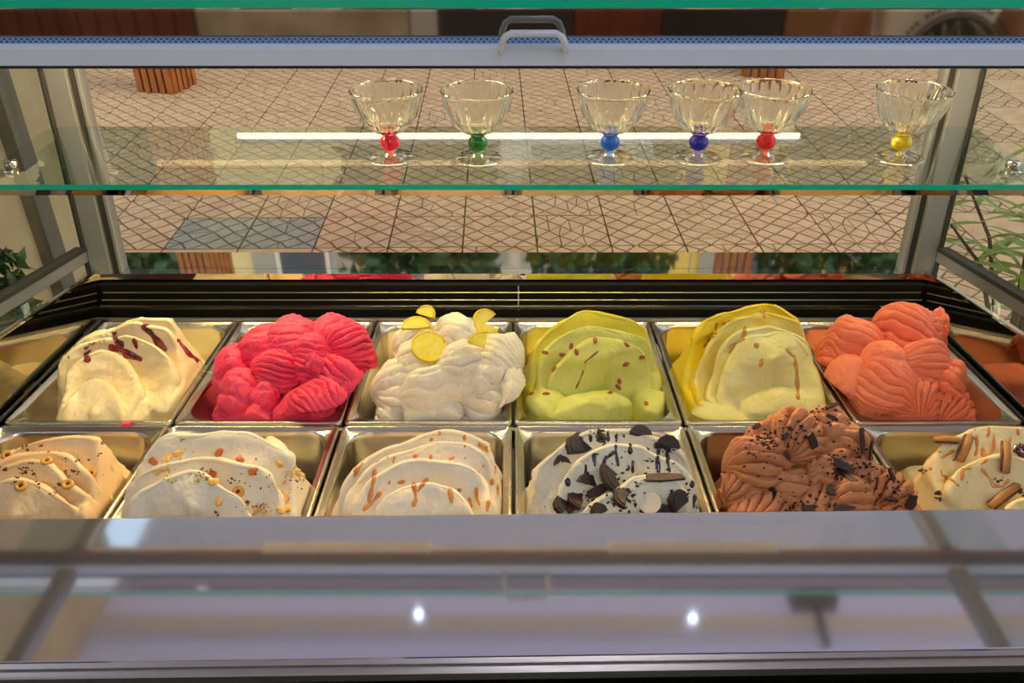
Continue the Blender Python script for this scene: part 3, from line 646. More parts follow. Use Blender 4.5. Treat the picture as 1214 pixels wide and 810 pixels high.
def cream(name, c, c2, rough=.42, sss=.25, tint=None, bump=.25):
    m = mat(name, c, rough, col2=c2, nscale=18, bump=bump, bscale=180, sss=sss, spec=.35)
    if tint:
        n = m.node_tree.nodes; l = m.node_tree.links; p = n['Principled BSDF']; src = p.inputs['Base Color'].links[0].from_socket
        at = n.new('ShaderNodeAttribute'); at.attribute_name = 'tint'; nz = n.new('ShaderNodeTexNoise'); nz.inputs['Scale'].default_value = 28; tcn = n.new('ShaderNodeTexCoord'); l.new(tcn.outputs['Object'], nz.inputs['Vector'])
        mu = n.new('ShaderNodeMath'); mu.operation = 'MULTIPLY_ADD'; mu.inputs[1].default_value = 1.0; mu.inputs[2].default_value = -.75 + tint[1]; l.new(nz.outputs['Fac'], mu.inputs[0])
        ad = n.new('ShaderNodeMath'); ad.operation = 'ADD'; l.new(mu.outputs[0], ad.inputs[0]); l.new(at.outputs['Fac'], ad.inputs[1])
        ra = n.new('ShaderNodeValToRGB'); ra.color_ramp.elements[0].position = .35; ra.color_ramp.elements[1].position = .75; l.new(ad.outputs[0], ra.inputs[0])
        mx = n.new('ShaderNodeMix'); mx.data_type = 'RGBA'; l.new(ra.outputs[0], mx.inputs[0]); l.new(src, mx.inputs[6]); mx.inputs[7].default_value = lin(tint[0]); l.new(mx.outputs[2], p.inputs['Base Color'])
    return m
def streak(g, pts, w, m, name='sauce_streak', thick=.0012):
    # a bead of sauce lying on the surface along photo positions; width w in metres
    o, bv, mw = g; sm_ = []
    for (x0, y0), (x1, y1) in zip(pts, pts[1:]):
        n_ = max(2, int(math.hypot(x1 - x0, y1 - y0) / 1.2))
        for k in range(n_): sm_.append((x0 + (x1 - x0) * k / n_, y0 + (y1 - y0) * k / n_))
    sm_.append(pts[-1]); H_ = [hit(g, *s) for s in sm_]; runs = [[]]
    for h in H_:
        if h is None or (runs[-1] and (h[0] - runs[-1][-1][0]).length > .022): runs.append([])
        if h is not None: runs[-1].append(h)
    mb = MB()
    for run in runs:
        if len(run) < 2: continue
        n_ = len(run); V = []; K = 7
        for i_, (p, nn) in enumerate(run):
            t = (run[min(i_ + 1, n_ - 1)][0] - run[max(i_ - 1, 0)][0])
            if t.length < 1e-6: t = Vector((1, 0, 0))
            nn = (nn + run[min(i_ + 1, n_ - 1)][1] + run[max(i_ - 1, 0)][1]).normalized()
            t.normalize(); sd_ = t.cross(nn).normalized(); f = min(1, .35 + min(i_, n_ - 1 - i_) * .3) * (1 + .22 * sin(i_ * .35 + pts[0][0]))
            for k in range(K):
                a = pi * k / (K - 1); V.append(p + sd_ * cos(a) * w / 2 * f + nn * (sin(a) * thick * 1.3 * f - .0006))
        Fc = [(i_ * K + k, i_ * K + k + 1, (i_ + 1) * K + k + 1, (i_ + 1) * K + k) for i_ in range(n_ - 1) for k in range(K - 1)]
        mb.add(V, Fc)
    if mb.v: return mb.build(name, m, o, True)
def put(g, px, py, me, name, lab, cat, group=None, rot=None, tilt=0, sink=.002, scale=1):
    h = hit(g, px, py)
    if h is None: return None
    p, nn = h; mw = g[2]; nn = (nn + Vector((0, 0, .6))).normalized()
    q = nn.to_track_quat('Z', 'Y').to_matrix().to_4x4(); M = mw @ Matrix.Translation(p - nn * sink) @ q @ Matrix.Rotation(random.uniform(0, 6.28) if rot is None else R(rot), 4, 'Z') @ Matrix.Rotation(R(tilt), 4, 'Y') @ Matrix.Scale(scale, 4)
    o = link(name, me); o.matrix_world = M; tag(o, lab, cat, group); return o

def solid(name, mb, m, smooth=False):
    me = bpy.data.meshes.new(name); me.from_pydata(mb.v, [], mb.f); me.materials.append(m)
    if smooth: me.polygons.foreach_set('use_smooth', [True] * len(me.polygons))
    return me
def chunk(name, sx_, sy, sz, m, seed, n=2, pw=.6, jit=.22):
    bm = bmesh.new(); bmesh.ops.create_icosphere(bm, subdivisions=n, radius=1); q = random.Random(seed)
    for v in bm.verts:
        k = 1 + q.uniform(-jit, jit); c = v.co; c = Vector([math.copysign(abs(x) ** pw, x) for x in c]); v.co = Vector((c.x * sx_ * k, c.y * sy * k, c.z * sz * k))
    me = bpy.data.meshes.new(name); bm.to_mesh(me); bm.free(); me.materials.append(m); return me

SPEC = {}
SPEC['A0'] = dict(base=(.1, .145, 0, -.012), lump=.002, layers=[((74, 494), (106, 448), (148, 490), .036, .0), ((66, 478), (116, 412), (168, 462), .060, .012), ((66, 462), (134, 387), (205, 455), .088, .015), ((74, 448), (160, 373), (236, 450), .103, .018), ((84, 440), (190, 371), (262, 448), .100, .012)],
    lobes=[(225, 462, .006, .06, .04, 20, .03, 0, 0, 0), (105, 484, .0, .05, .03, 0, .03, 0, 0, 0)])
SPEC['A3'] = dict(base=(.1, .145, 0, -.01), layers=[((650, 462), (717, 402), (775, 450), .078, .012), ((638, 455), (706, 380), (788, 440), .098, .018), ((628, 452), (704, 366), (802, 440), .105, .015)],
    lobes=[(642, 470, .012, .03, .045, -15, .03, 0, 0, 0), (700, 470, .018, .06, .035, 20, .025, 3, .001, .3), (775, 470, .004, .03, .04, 20, .03, 3, .001, .4)])
SPEC['A4'] = dict(base=(.1, .145, 0, -.01), layers=[((855, 455), (915, 396), (966, 455), .080, .018), ((838, 450), (906, 379), (970, 446), .096, .02), ((822, 450), (900, 366), (973, 440), .106, .02), ((812, 448), (890, 357), (976, 438), .110, .02)],
    lobes=[(855, 482, -.004, .05, .03, -10, .025, 3, .001, .3), (925, 462, .012, .06, .04, 0, .03, 0, 0, 0)])
SPEC['B0'] = dict(pw=1.8, base=(.1, .145, 0, -.012), dip=.03, layers=[((-60, 622), (5, 568), (85, 612), .046, .012), ((-50, 606), (30, 545), (118, 604), .058, .012), ((-45, 600), (52, 530), (142, 598), .064, .01), ((-40, 592), (75, 513), (164, 590), .070, .006)], lobes=[(100, 598, .02, .03, .03, 0, .04, 0, 0, 0)])
SPEC['B1'] = dict(base=(.1, .145, 0, -.012), dip=.03, layers=[((150, 616), (215, 564), (300, 618), .055, .015), ((140, 606), (240, 540), (340, 612), .066, .015), ((150, 596), (262, 508), (372, 606), .076, .012)], lobes=[(350, 585, .02, .03, .05, -15, .04, 0, 0, 0), (320, 525, .055, .02, .05, 35, .04, 2, .001, 0)])
SPEC['B2'] = dict(base=(.1, .145, 0, -.012), dip=.028, layers=[((445, 620), (505, 571), (572, 622), .050, .02), ((425, 612), (510, 539), (592, 614), .064, .018), ((412, 604), (520, 520), (603, 606), .070, .015), ((402, 600), (530, 509), (612, 602), .073, .012)], lobes=[(600, 580, .015, .022, .045, -15, .05, 0, 0, 0), (425, 585, .02, .02, .04, 25, .05, 0, 0, 0)])
SPEC['B3'] = dict(base=(.1, .145, 0, -.012), dip=.028, lump=.003, rough=.0008, layers=[((680, 622), (762, 566), (825, 618), .058, .015), ((655, 612), (735, 527), (842, 606), .078, .012), ((640, 600), (725, 503), (850, 600), .088, .008)], lobes=[(835, 570, .02, .025, .045, -15, .05, 0, 0, 0), (700, 600, .03, .04, .03, 0, .04, 0, 0, 0)])
SPEC['B5'] = dict(base=(.1, .145, 0, -.012), dip=.028, layers=[((1180, 625), (1222, 578), (1262, 622), .055, .015), ((1120, 610), (1185, 540), (1275, 604), .070, .01), ((1088, 596), (1190, 504), (1285, 590), .082, .008)], lobes=[(1120, 585, .02, .03, .05, 15, .05, 3, .001, .3), (1100, 600, .0, .03, .03, 0, .04, 0, 0, 0)])
SPEC['A1'] = dict(base=(.1, .146, 0, -.012), rough=.0012, lump=.002, over=1, lobes=[
    (345, 378, .098, .05, .045, 10, .05, 5, .001, .2), (400, 380, .092, .040, .060, 62, .05, 9, .0022, .5), (312, 388, .085, .045, .035, 20, .05, 4, .001, .3), (365, 402, .080, .04, .034, 20, .045, 7, .0018, .6),
    (328, 414, .070, .042, .036, 12, .04, 8, .0022, .5), (275, 415, .055, .038, .045, 20, .055, 3, .001, .2), (285, 442, .040, .040, .042, -10, .055, 3, .001, .2), (372, 420, .075, .014, .014, 0, .02, 0, 0, 0),
    (395, 425, .060, .04, .035, -30, .05, 6, .002, .4), (312, 455, .032, .023, .024, 0, .03, 2, .0006, 0), (303, 482, .008, .022, .022, 0, .03, 2, .0006, 0), (375, 455, .045, .052, .048, -38, .06, 9, .0028, .45),
    (415, 445, .035, .020, .048, -8, .06, 0, 0, 0), (350, 470, .02, .04, .04, 20, .05, 7, .002, .3), (270, 478, -.005, .025, .025, 0, .03, 3, .001, 0), (345, 395, .085, .04, .03, 30, .04, 4, .0015, 0)])
SPEC['A2'] = dict(base=(.1, .146, 0, -.012), rough=.0009, lump=.0022, over=1, lobes=[
    (540, 375, .100, .042, .040, 0, .05, 4, .0015, .3), (590, 398, .085, .040, .060, -12, .055, 8, .0011, .6), (492, 380, .094, .038, .036, 20, .05, 4, .0008, .2), (500, 405, .078, .045, .035, 15, .045, 4, .0012, .3),
    (470, 432, .050, .040, .045, 30, .055, 5, .0013, .4), (548, 410, .085, .050, .032, 25, .05, 5, .0022, .4), (575, 425, .065, .035, .04, 20, .05, 3, .0012, .2), (515, 435, .062, .055, .030, 22, .05, 3, .0012, .4),
    (540, 430, .060, .050, .030, -10, .05, 3, .0012, -.3), (530, 478, .012, .0235, .0235, 0, .02, 4, .0005, 0), (463, 478, .0, .03, .028, -20, .045, 4, .0015, .5), (575, 460, .03, .04, .03, -25, .05, 4, .0016, .3), (605, 440, .045, .026, .055, 0, .06, 3, .0008, .3), (570, 482, .0, .045, .025, -15, .04, 3, .001, .3), (500, 465, .025, .03, .03, 0, .04, 0, 0, 0)])
SPEC['A5'] = dict(base=(.098, .146, 0, -.012), rough=.0007, lump=.001, over=1, lobes=[
    (1018, 378, .098, .046, .042, -30, .06, 6, .0026, .5), (1078, 362, .118, .050, .042, -25, .06, 6, .0028, .5), (1105, 375, .100, .022, .032, 10, .05, 5, .0022, .3), (1118, 372, .09, .014, .02, 0, .04, 3, .0015, 0),
    (995, 400, .060, .035, .045, -20, .06, 6, .0022, .3), (1055, 405, .088, .040, .045, 20, .055, 4, .0008, .4), (1100, 405, .090, .050, .035, 18, .055, 7, .0018, .6), (1125, 425, .065, .032, .050, -10, .06, 6, .0018, .4),
    (1015, 425, .060, .040, .050, 10, .06, 2, .0006, 0), (1050, 432, .066, .055, .045, -38, .06, 8, .0034, .35), (1090, 445, .050, .036, .040, 88, .06, 7, .0030, .3), (1128, 460, .030, .030, .040, 60, .06, 7, .0026, .3), (1040, 468, .020, .050, .040, 62, .05, 8, .003, .3), (1095, 480, .0, .03, .03, 90, .04, 4, .002, .2)])
SPEC['B4'] = dict(base=(.1, .146, 0, -.012), rough=.0008, lump=.0018, over=1, lobes=[
    (945, 490, .108, .034, .042, 70, .05, 6, .0026, .4), (985, 488, .104, .036, .036, 10, .05, 4, .0015, .3), (1005, 505, .090, .036, .034, -20, .05, 5, .002, .4), (905, 520, .085, .045, .034, 10, .05, 6, .0030, .5), (915, 500, .090, .035, .03, 20, .05, 3, .0015, .3),
    (990, 525, .078, .030, .026, 25, .04, 3, .001, .3), (975, 545, .068, .018, .018, 0, .03, 3, .001, 0), (895, 550, .055, .04, .035, 15, .05, 5, .0028, -.5), (940, 560, .050, .035, .035, 10, .05, 5, .0018, .4), (910, 590, .030, .05, .045, 65, .05, 7, .0022, .4),
    (975, 575, .045, .040, .05, 75, .05, 5, .0018, .3), (1010, 570, .052, .038, .032, 20, .05, 6, .0024, .4), (1045, 555, .050, .036, .05, 60, .055, 7, .0030, .3), (1000, 595, .030, .035, .03, 15, .04, 5, .0024, .5), (1060, 595, .025, .035, .045, 65, .05, 6, .0030, .3), (1020, 535, .065, .03, .03, 0, .05, 3, .001, 0), (870, 585, .005, .022, .03, 10, .04, 3, .001, 0), (950, 600, .02, .03, .03, 0, .04, 2, .001, 0)])
GM = {'A0': cream('cream_gelato', 'f7e6b8', 'f2dea8'), 'A1': cream('raspberry_gelato', 'fa5272', 'f2436a', .5, .2, bump=.5), 'A2': cream('lemon_cream_gelato', 'f9f0d8', 'f4e8cc', bump=.4),
      'A3': cream('pistachio_gelato', 'dfe07a', 'd6d66a', tint=('e2d43a', .0)), 'A4': cream('custard_gelato', 'efe59a', 'e9dc88', tint=('ecd01e', .1)), 'A5': cream('peach_gelato', 'ff946c', 'fb8862', .5, .2, bump=.35),
      'B0': cream('hazelnut_gelato', 'f7dca8', 'f3d49a'), 'B1': cream('nougat_gelato', 'f0e8ca', 'ebe0bf'), 'B2': cream('vanilla_gelato', 'f1e6c8', 'ecdfbd'), 'B3': cream('cookie_gelato', 'e6e2c8', 'dcd8bc', bump=.5),
      'B4': cream('chocolate_gelato', 'cc8c5c', 'c07e50', .45, .15, bump=.4), 'B5': cream('biscuit_gelato', 'f3e2a8', 'edd896')}
LAB = {'A0': 'cream gelato heap with dark red berry sauce in the back left pan', 'A1': 'bright pink raspberry gelato heap with ridges and two round lumps', 'A2': 'off white gelato heap topped with yellow lemon slices',
       'A3': 'yellow green gelato heap dotted with red brown pistachio kernels', 'A4': 'yellow gelato heap with syrup film and brown caramel streaks', 'A5': 'salmon orange gelato heap with deep ridges in back right pan',
       'B0': 'beige gelato heap with hazelnut slices in the front left pan', 'B1': 'white gelato waves sprinkled with chopped nuts and orange pieces', 'B2': 'white gelato waves with short orange brown caramel drips',
       'B3': 'white gelato heap with black cookie pieces and chocolate drips', 'B4': 'brown chocolate gelato heap covered with dark shards and shavings', 'B5': 'cream gelato heap with caramel swirls and biscuit sticks, front right pan'}
PLAB = {'A': 'back row steel pan holding the ', 'B': 'front row steel pan holding the '}
SHORT = {'A0': 'cream gelato with berry sauce', 'A1': 'bright pink gelato', 'A2': 'lemon slice gelato', 'A3': 'yellow green pistachio gelato', 'A4': 'yellow syrup gelato', 'A5': 'salmon orange gelato',
         'B0': 'hazelnut slice gelato', 'B1': 'chopped nut gelato', 'B2': 'caramel drip gelato', 'B3': 'black cookie gelato', 'B4': 'chocolate gelato', 'B5': 'biscuit stick gelato'}
GE = {}
for row in 'AB':
    for i in range(6):
        k = row + str(i); cx, cD = centre(row, i)
        p = link('gelato_pan', PM); p.matrix_world = BED @ Matrix.Translation((cx, cD, 0)); tag(p, PLAB[row] + SHORT[k], 'pan', 'steel gelato pans in two rows')
        GE[k] = make_gelato(row, i, SPEC[k], GM[k], 'gelato', LAB[k], seed=100 * (i + 1) + (7 if row == 'B' else 0)); GE[k][0]['group'] = 'gelato heaps in the pans'
# coloured residue lining inside pans (smeared film)
# ------------------------------------------------------------------ SAUCES
berry = mat('berry_sauce', '3c060c', .15, col2='b01822', nscale=90, spec=.6, coat=.5)
caramel = mat('caramel_sauce', 'cc7414', .18, col2='e0982c', nscale=80, spec=.6, coat=.5)
choco_s = mat('chocolate_sauce', '22100c', .2, spec=.6, coat=.4)
amber = mat('amber_syrup', 'a8720a', .2, col2='d09c10', nscale=60, coat=.4)
def z(ox, oy, s, pts): return [(ox + x / s, oy + y / s) for x, y in pts]
for w, pts in ((.007, [(545, 235), (600, 190), (650, 168), (690, 152)]), (.006, [(470, 345), (540, 332), (600, 336), (680, 356), (740, 388), (805, 415)]), (.006, [(640, 255), (660, 310), (700, 340)]), (.006, [(490, 350), (495, 430)]), (.004, [(755, 290), (775, 355)]),
               (.006, [(808, 210), (850, 260), (900, 320), (940, 365)]), (.008, [(780, 152), (805, 156)]), (.008, [(865, 148), (900, 152)]), (.010, [(1035, 198), (1110, 200)]), (.008, [(1080, 262), (1098, 280)]), (.006, [(1000, 300), (1060, 370), (1110, 410), (1142, 462)]), (.006, [(380, 398), (396, 400)]), (.007, [(690, 370), (760, 400)]), (.007, [(640, 320), (700, 345)])):
    streak(GE['A0'], z(0, 340, 4.767, pts), w * 1.9, berry, thick=.002)
for w, pts in ((.004, [(495, 220), (480, 300), (430, 330), (400, 375)]), (.006, [(600, 125), (600, 185)]), (.005, [(335, 200), (320, 270), (255, 345)]), (.005, [(190, 285), (190, 310)]), (.004, [(720, 350), (770, 395), (785, 480), (792, 640)]), (.005, [(560, 310), (555, 350)]), (.004, [(590, 400), (578, 455)]), (.003, [(360, 210), (430, 185)]), (.005, [(400, 340), (450, 320)])):
    streak(GE['A4'], z(780, 340, 4.765, pts), w * 1.7, amber)
streak(GE['A3'], z(610, 340, 4.767, [(475, 362), (400, 425), (385, 490), (345, 580)]), .003, mat('pistachio_crumb', '8a6a2a', .6))
for w, pts in ((.0045, [(662, 88), (655, 125)]), (.0045, [(800, 112), (795, 155)]), (.004, [(750, 92), (755, 100)]), (.004, [(330, 185), (400, 160), (450, 130)]), (.004, [(500, 135), (540, 125)]), (.004, [(570, 115), (590, 100)]), (.004, [(600, 155), (625, 140)]),
               (.004, [(745, 150), (745, 165)]), (.004, [(800, 172), (798, 195)]), (.005, [(870, 165), (900, 190), (930, 215)]), (.004, [(890, 205), (925, 185)]), (.005, [(240, 265), (200, 310), (180, 360)]), (.004, [(410, 235), (400, 280)]), (.004, [(375, 238), (365, 250)]), (.004, [(325, 260), (305, 275)]),
               (.004, [(545, 228), (510, 245)]), (.0045, [(612, 228), (608, 265)]), (.004, [(745, 238), (710, 258)]), (.0045, [(803, 238), (800, 260)]), (.005, [(900, 285), (903, 300)]), (.005, [(875, 320), (877, 332)]), (.005, [(303, 305), (295, 360), (280, 440), (265, 500)]), (.0045, [(340, 430), (290, 490), (230, 540)]),
               (.0045, [(385, 370), (378, 400)]), (.005, [(418, 388), (470, 378)]), (.005, [(515, 380), (522, 430), (528, 480), (510, 520)]), (.0045, [(598, 355), (560, 400), (535, 440)]), (.005, [(715, 410), (722, 460), (728, 505)]), (.0045, [(755, 420), (785, 430)]), (.0045, [(820, 465), (840, 525)]), (.0045, [(862, 405), (865, 470), (885, 515)]), (.0045, [(968, 290), (965, 345)]), (.0045, [(955, 360), (948, 400)]), (.004, [(982, 390), (980, 470)]), (.0045, [(930, 480), (920, 550)]), (.004, [(1025, 440), (1035, 462)])):
    streak(GE['B2'], z(380, 490, 4.67, pts), w * 1.15, caramel)
for w, pts in ((.004, [(565, 110), (560, 200), (575, 300)]), (.005, [(640, 180), (640, 230)]), (.0035, [(515, 45), (520, 160)]), (.004, [(655, 260), (655, 335)]), (.004, [(630, 285), (635, 320)]), (.004, [(440, 220), (445, 300)]), (.004, [(560, 210), (500, 255), (490, 310)]), (.005, [(800, 190), (790, 270), (810, 390)]), (.004, [(845, 200), (848, 270), (860, 330)]), (.004, [(395, 280), (390, 385)]), (.005, [(293, 355), (297, 410)]),
               (.005, [(990, 370), (980, 415)]), (.004, [(960, 380), (945, 400)]), (.004, [(1000, 450), (990, 530)]), (.005, [(1040, 450), (1080, 510), (1115, 555)]), (.010, [(360, 100), (350, 160)]), (.012, [(480, 70), (485, 165)]), (.006, [(600, 110), (610, 140)]), (.008, [(770, 180), (870, 190)]), (.005, [(420, 120), (422, 165)]), (.004, [(185, 190), (215, 176), (260, 176)])):
    streak(GE['B3'], z(610, 490, 4.67, pts), w * 1.25, choco_s)
for w, pts in ((.004, [(470, 290), (540, 280), (570, 300), (520, 300)]), (.004, [(570, 350), (620, 310), (660, 290)]), (.004, [(640, 360), (690, 340)]), (.004, [(490, 415), (520, 405)]), (.0035, [(570, 410), (575, 450), (640, 480), (690, 525)]), (.004, [(770, 405), (710, 415), (700, 490)]), (.004, [(740, 230), (800, 205), (800, 290), (785, 330)]), (.004, [(770, 130), (790, 170)]), (.004, [(830, 140), (850, 135)]), (.004, [(885, 130), (865, 210)]),
               (.004, [(910, 180), (905, 270), (880, 320), (835, 325), (840, 270)]), (.004, [(1055, 120), (1065, 200)]), (.004, [(1020, 200), (1005, 240)]), (.0035, [(870, 350), (820, 385)]), (.0035, [(825, 405), (880, 470), (905, 520), (965, 525), (1010, 475)]), (.004, [(740, 490), (735, 510)])):
    streak(GE['B5'], z(1010, 480, 5.4, pts), w * 1.15, caramel)

# ------------------------------------------------------------------ LEMON SLICES
rind = mat('lemon_rind', 'f4cf10', .35, bump=.3, bscale=300); pulp = mat('lemon_flesh', 'f0d838', .25, col2='f6e670', nscale=120, sss=.3)
def lemon(px, py, r_, a0, a1, rot, tilt, bend, lift, lab):
    n = 18; V = []; Vr = []; th = .0022
    ang = [R(a0 + (a1 - a0) * k / n) for k in range(n + 1)]
    def B(x, y, z_): return (x, y, z_ + bend * x * x)
    V = []
    for zz in (th, -th):
        V.append(B(0, 0, zz)); V += [B(cos(a) * r_ * .88, sin(a) * r_ * .88, zz) for a in ang]
    Fc = [(0, k + 1, k + 2) for k in range(n)] + [(n + 2, n + 2 + k + 2, n + 2 + k + 1) for k in range(n)]
    me = bpy.data.meshes.new('flesh'); me.from_pydata(V, [], Fc); me.materials.append(pulp)
    R4 = []; F4 = []
    for a in ang:
        for rr, zz in ((.87, -th * 1.2), (1.0, -th), (1.0, th), (.87, th * 1.2)): R4.append(B(cos(a) * r_ * rr, sin(a) * r_ * rr, zz))
    for k in range(n):
        for j in range(4): F4.append((k * 4 + j, k * 4 + (j + 1) % 4, (k + 1) * 4 + (j + 1) % 4, (k + 1) * 4 + j))
    F4 += [(0, 3, 2, 1), (n * 4, n * 4 + 1, n * 4 + 2, n * 4 + 3)]
    me2 = bpy.data.meshes.new('rind'); me2.from_pydata(R4, [], F4); me2.materials.append(rind); me2.polygons.foreach_set('use_smooth', [True] * len(F4))
    h = hit(GE['A2'], px, py)
    if not h: return
    t = empty('lemon_slice', (0, 0, 0), lab, 'lemon slice', 'lemon slices on the off white gelato')
    t.matrix_world = GE['A2'][2] @ Matrix.Translation(h[0] + h[1] * .006 + Vector((0, -.004, lift))) @ Matrix.Rotation(R(rot), 4, 'Z') @ Matrix.Rotation(R(tilt), 4, 'X')
    link('flesh', me, parent=t); link('rind', me2, parent=t)
lemon(506, 418, .027, 0, 360, 20, 35, 3, .010, 'large lemon slice lying left of centre on the off white gelato')
lemon(494, 392, .023, 0, 180, 8, 30, 4, .004, 'half lemon slice at the left shoulder of the off white gelato')
lemon(502, 378, .018, 0, 180, -35, 50, 4, .003, 'small lemon piece at the upper left top of the gelato')
lemon(571, 390, .024, 20, 320, 40, 60, 6, .010, 'curled round lemon slice at the upper right of the heap')
lemon(577, 420, .027, 60, 150, 25, 40, 4, .010, 'narrow lemon slice hanging down on the right of the heap')
# ------------------------------------------------------------------ NUTS, KERNELS
hz = mat('hazelnut_flesh', 'e0ae4c', .5, col2='cf9636', nscale=80); hzs = mat('hazelnut_skin', '6e3216', .5); org = mat('candied_orange', 'd0711a', .3, col2='b04e10', nscale=90); pist = mat('pistachio_kernel', '9a3c28', .4, col2='c0643a', nscale=120); grn = mat('green_pistachio', '9cb030', .4); nutc = mat('nut_crumb', 'd9a63e', .5, col2='e8c46a', nscale=200)
rng = MB().lathe([(.0022, .0012), (.0028, .0030), (.0052, .0034), (.0064, .0022), (.0066, 0), (.0055, -.001), (.0022, -.001)], 18); hz_me = solid('hazelnut_slice', rng, hz, True)
sk_me = solid('core', MB().lathe([(.0024, .0008), (.0024, .0016)], 12), hzs)
PLACE_H = [((395, 155), 'near the top edge', 1.1), ((520, 130), 'at the very top', 1.1), ((320, 330), 'in the middle', 1.1), ((630, 415), 'at the right', 1.0), ((465, 490), 'at the lower right', 1.15), ((145, 500), 'at the lower left', 1.15), ((50, 290), 'at the left edge', 1.1)]
for (x, y), w_, sc in PLACE_H:
    (px, py), = z(0, 490, 5.78, [(x, y)])
    o = put(GE['B0'], px, py, hz_me, 'hazelnut_slice', 'ring shaped hazelnut slice %s of the beige gelato' % w_, 'nut', 'hazelnut slices on the beige gelato', sink=.0005, scale=sc)
    if o: link('core', sk_me, parent=o)
(px, py), = z(120, 490, 4.336, [(705, 405)])
o = put(GE['B1'], px, py, hz_me, 'hazelnut_slice', 'single ring shaped hazelnut slice on the white nut gelato', 'nut', sink=.0005, scale=1.2)
if o: link('core', sk_me, parent=o)
ker = [chunk('pistachio_kernel', .0062, .0036, .003, pist, s, 2, .95, .1) for s in range(3)]
PK = [((350, 368), 'bright red pistachio kernel on the left ridge'), ((270, 385), 'pistachio kernel left of the bright red one'), ((320, 335), 'pistachio kernel just above the bright red one'), ((455, 302), 'pistachio kernel at the central peak'), ((630, 328), 'pistachio kernel right of the central peak'), ((720, 398), 'pistachio kernel on the right ridge'), ((630, 438), 'dark pistachio kernel right of the scoop hollow'), ((172, 372), 'pistachio kernel at the far left side'), ((225, 465), 'pistachio kernel low on the left ridge'),
      ((590, 530), 'upper of the two touching pistachio kernels at centre'), ((585, 565), 'lower of the two touching pistachio kernels at centre'), ((540, 600), 'pistachio kernel below the touching pair'), ((100, 605), 'pistachio kernel in the lower left corner'), ((180, 605), 'pistachio kernel in the lower left lump'), ((745, 660), 'pistachio kernel on the lower right lump')]
for k, ((x, y), lab) in enumerate(PK):
    (px, py), = z(610, 340, 4.767, [(x, y)]); put(GE['A3'], px, py, ker[k % 3], 'pistachio_kernel', lab + ' of the yellow green gelato' if len(lab.split()) < 11 else lab, 'nut', 'pistachio kernels on the yellow green gelato', sink=.0005)
och = [chunk('orange_piece', .0065, .0048, .003, org, 20 + s, 1) for s in range(3)]; nch = [chunk('nut_piece', .006, .005, .003, nutc, 30 + s, 1) for s in range(3)]
OP = [((265, 250), 0), ((340, 230), 1), ((395, 210), 1), ((605, 200), 0), ((715, 240), 0), ((780, 300), 0), ((580, 355), 1), ((605, 455), 1), ((655, 76), 0), ((610, 74), 1), ((290, 300), 1), ((915, 260), 1), ((570, 315), 0), ((950, 440), 1), ((920, 500), 1), ((960, 490), 1)]
names = ['orange piece at the left shoulder', 'nut piece right of the left shoulder', 'nut piece at the upper left ridge', 'orange piece on the middle ridge', 'large round orange piece right of the middle ridge', 'orange piece furthest right of the bright ones', 'nut piece above the hazelnut ring', 'large pale nut piece low in the front wave', 'orange piece on the topmost edge', 'nut piece beside the topmost orange one', 'nut piece on the left of the front wave', 'nut piece on the right back wave', 'dark orange piece at the middle hollow', 'small nut piece on the right side', 'nut piece at the lower right, left one', 'nut piece at the lower right, right one']
for k, (((x, y), t), lab) in enumerate(zip(OP, names)):
    (px, py), = z(120, 490, 4.336, [(x, y)]); nm = ('orange_piece', 'nut_piece')[1 if 'nut' in lab.split()[0:3] else 0]
    put(GE['B1'], px, py, (nch if nm == 'nut_piece' else och)[k % 3], nm, lab + ' of the nut gelato', 'topping', 'pieces sprinkled on the nut gelato', sink=0)
def crumbs(g, spots, m, name, size, seed, parent=True):
    q = random.Random(seed); mb = MB()
    for (px, py, sp, n_) in spots:
        for k in range(n_):
            h = hit(g, px + q.gauss(0, sp), py + q.gauss(0, sp * .6))
            if not h: continue
            p, nn = h; s = size * q.uniform(.5, 1.3); M = Matrix.Translation(p + nn * s * .2) @ Matrix.Rotation(q.uniform(0, 6), 4, 'Z') @ Matrix.Rotation(q.uniform(-.6, .6), 4, 'X')
            mb.box((-s, -s * .6, -s * .45), (s, s * .6, s * .45), 0, M)
    if mb.v: o = mb.build(name, m, g[0]); tag(o, kind='stuff')
Z1 = lambda L: [(120 + x / 4.336, 490 + y / 4.336, s, n) for x, y, s, n in L]
crumbs(GE['B1'], Z1([(1000, 310, 7, 40), (800, 500, 6, 36), (350, 300, 10, 16), (560, 330, 8, 12), (940, 390, 8, 12), (400, 215, 12, 12), (1040, 330, 5, 16)]), nutc, 'nut_crumbs', .0016, 1)
crumbs(GE['B1'], Z1([(520, 310, 6, 16), (750, 455, 3, 6), (820, 475, 3, 6), (600, 515, 3, 5), (700, 350, 10, 8), (880, 340, 20, 12)]), hzs, 'dark_crumbs', .0014, 2)
crumbs(GE['B1'], Z1([(410, 135, 3, 3), (350, 345, 4, 6), (1010, 320, 6, 8), (520, 320, 5, 5)]), grn, 'green_crumbs', .0014, 3)
Z0 = lambda L: [(x / 5.78, 490 + y / 5.78, s, n) for x, y, s, n in L]
crumbs(GE['B0'], Z0([(180, 220, 2, 7), (710, 200, 2.5, 10), (670, 280, 2, 5), (370, 540, 2, 8), (905, 385, 2, 10), (510, 405, 2, 5), (445, 320, 2, 4), (220, 340, 1.5, 4), (30, 385, 3, 14), (170, 395, 4, 16), (235, 420, 2, 5), (270, 490, 3, 6), (200, 265, 12, 10), (500, 350, 14, 10), (405, 490, 2, 6), (110, 460, 3, 6)]), hzs, 'dark_crumbs', .0013, 4)
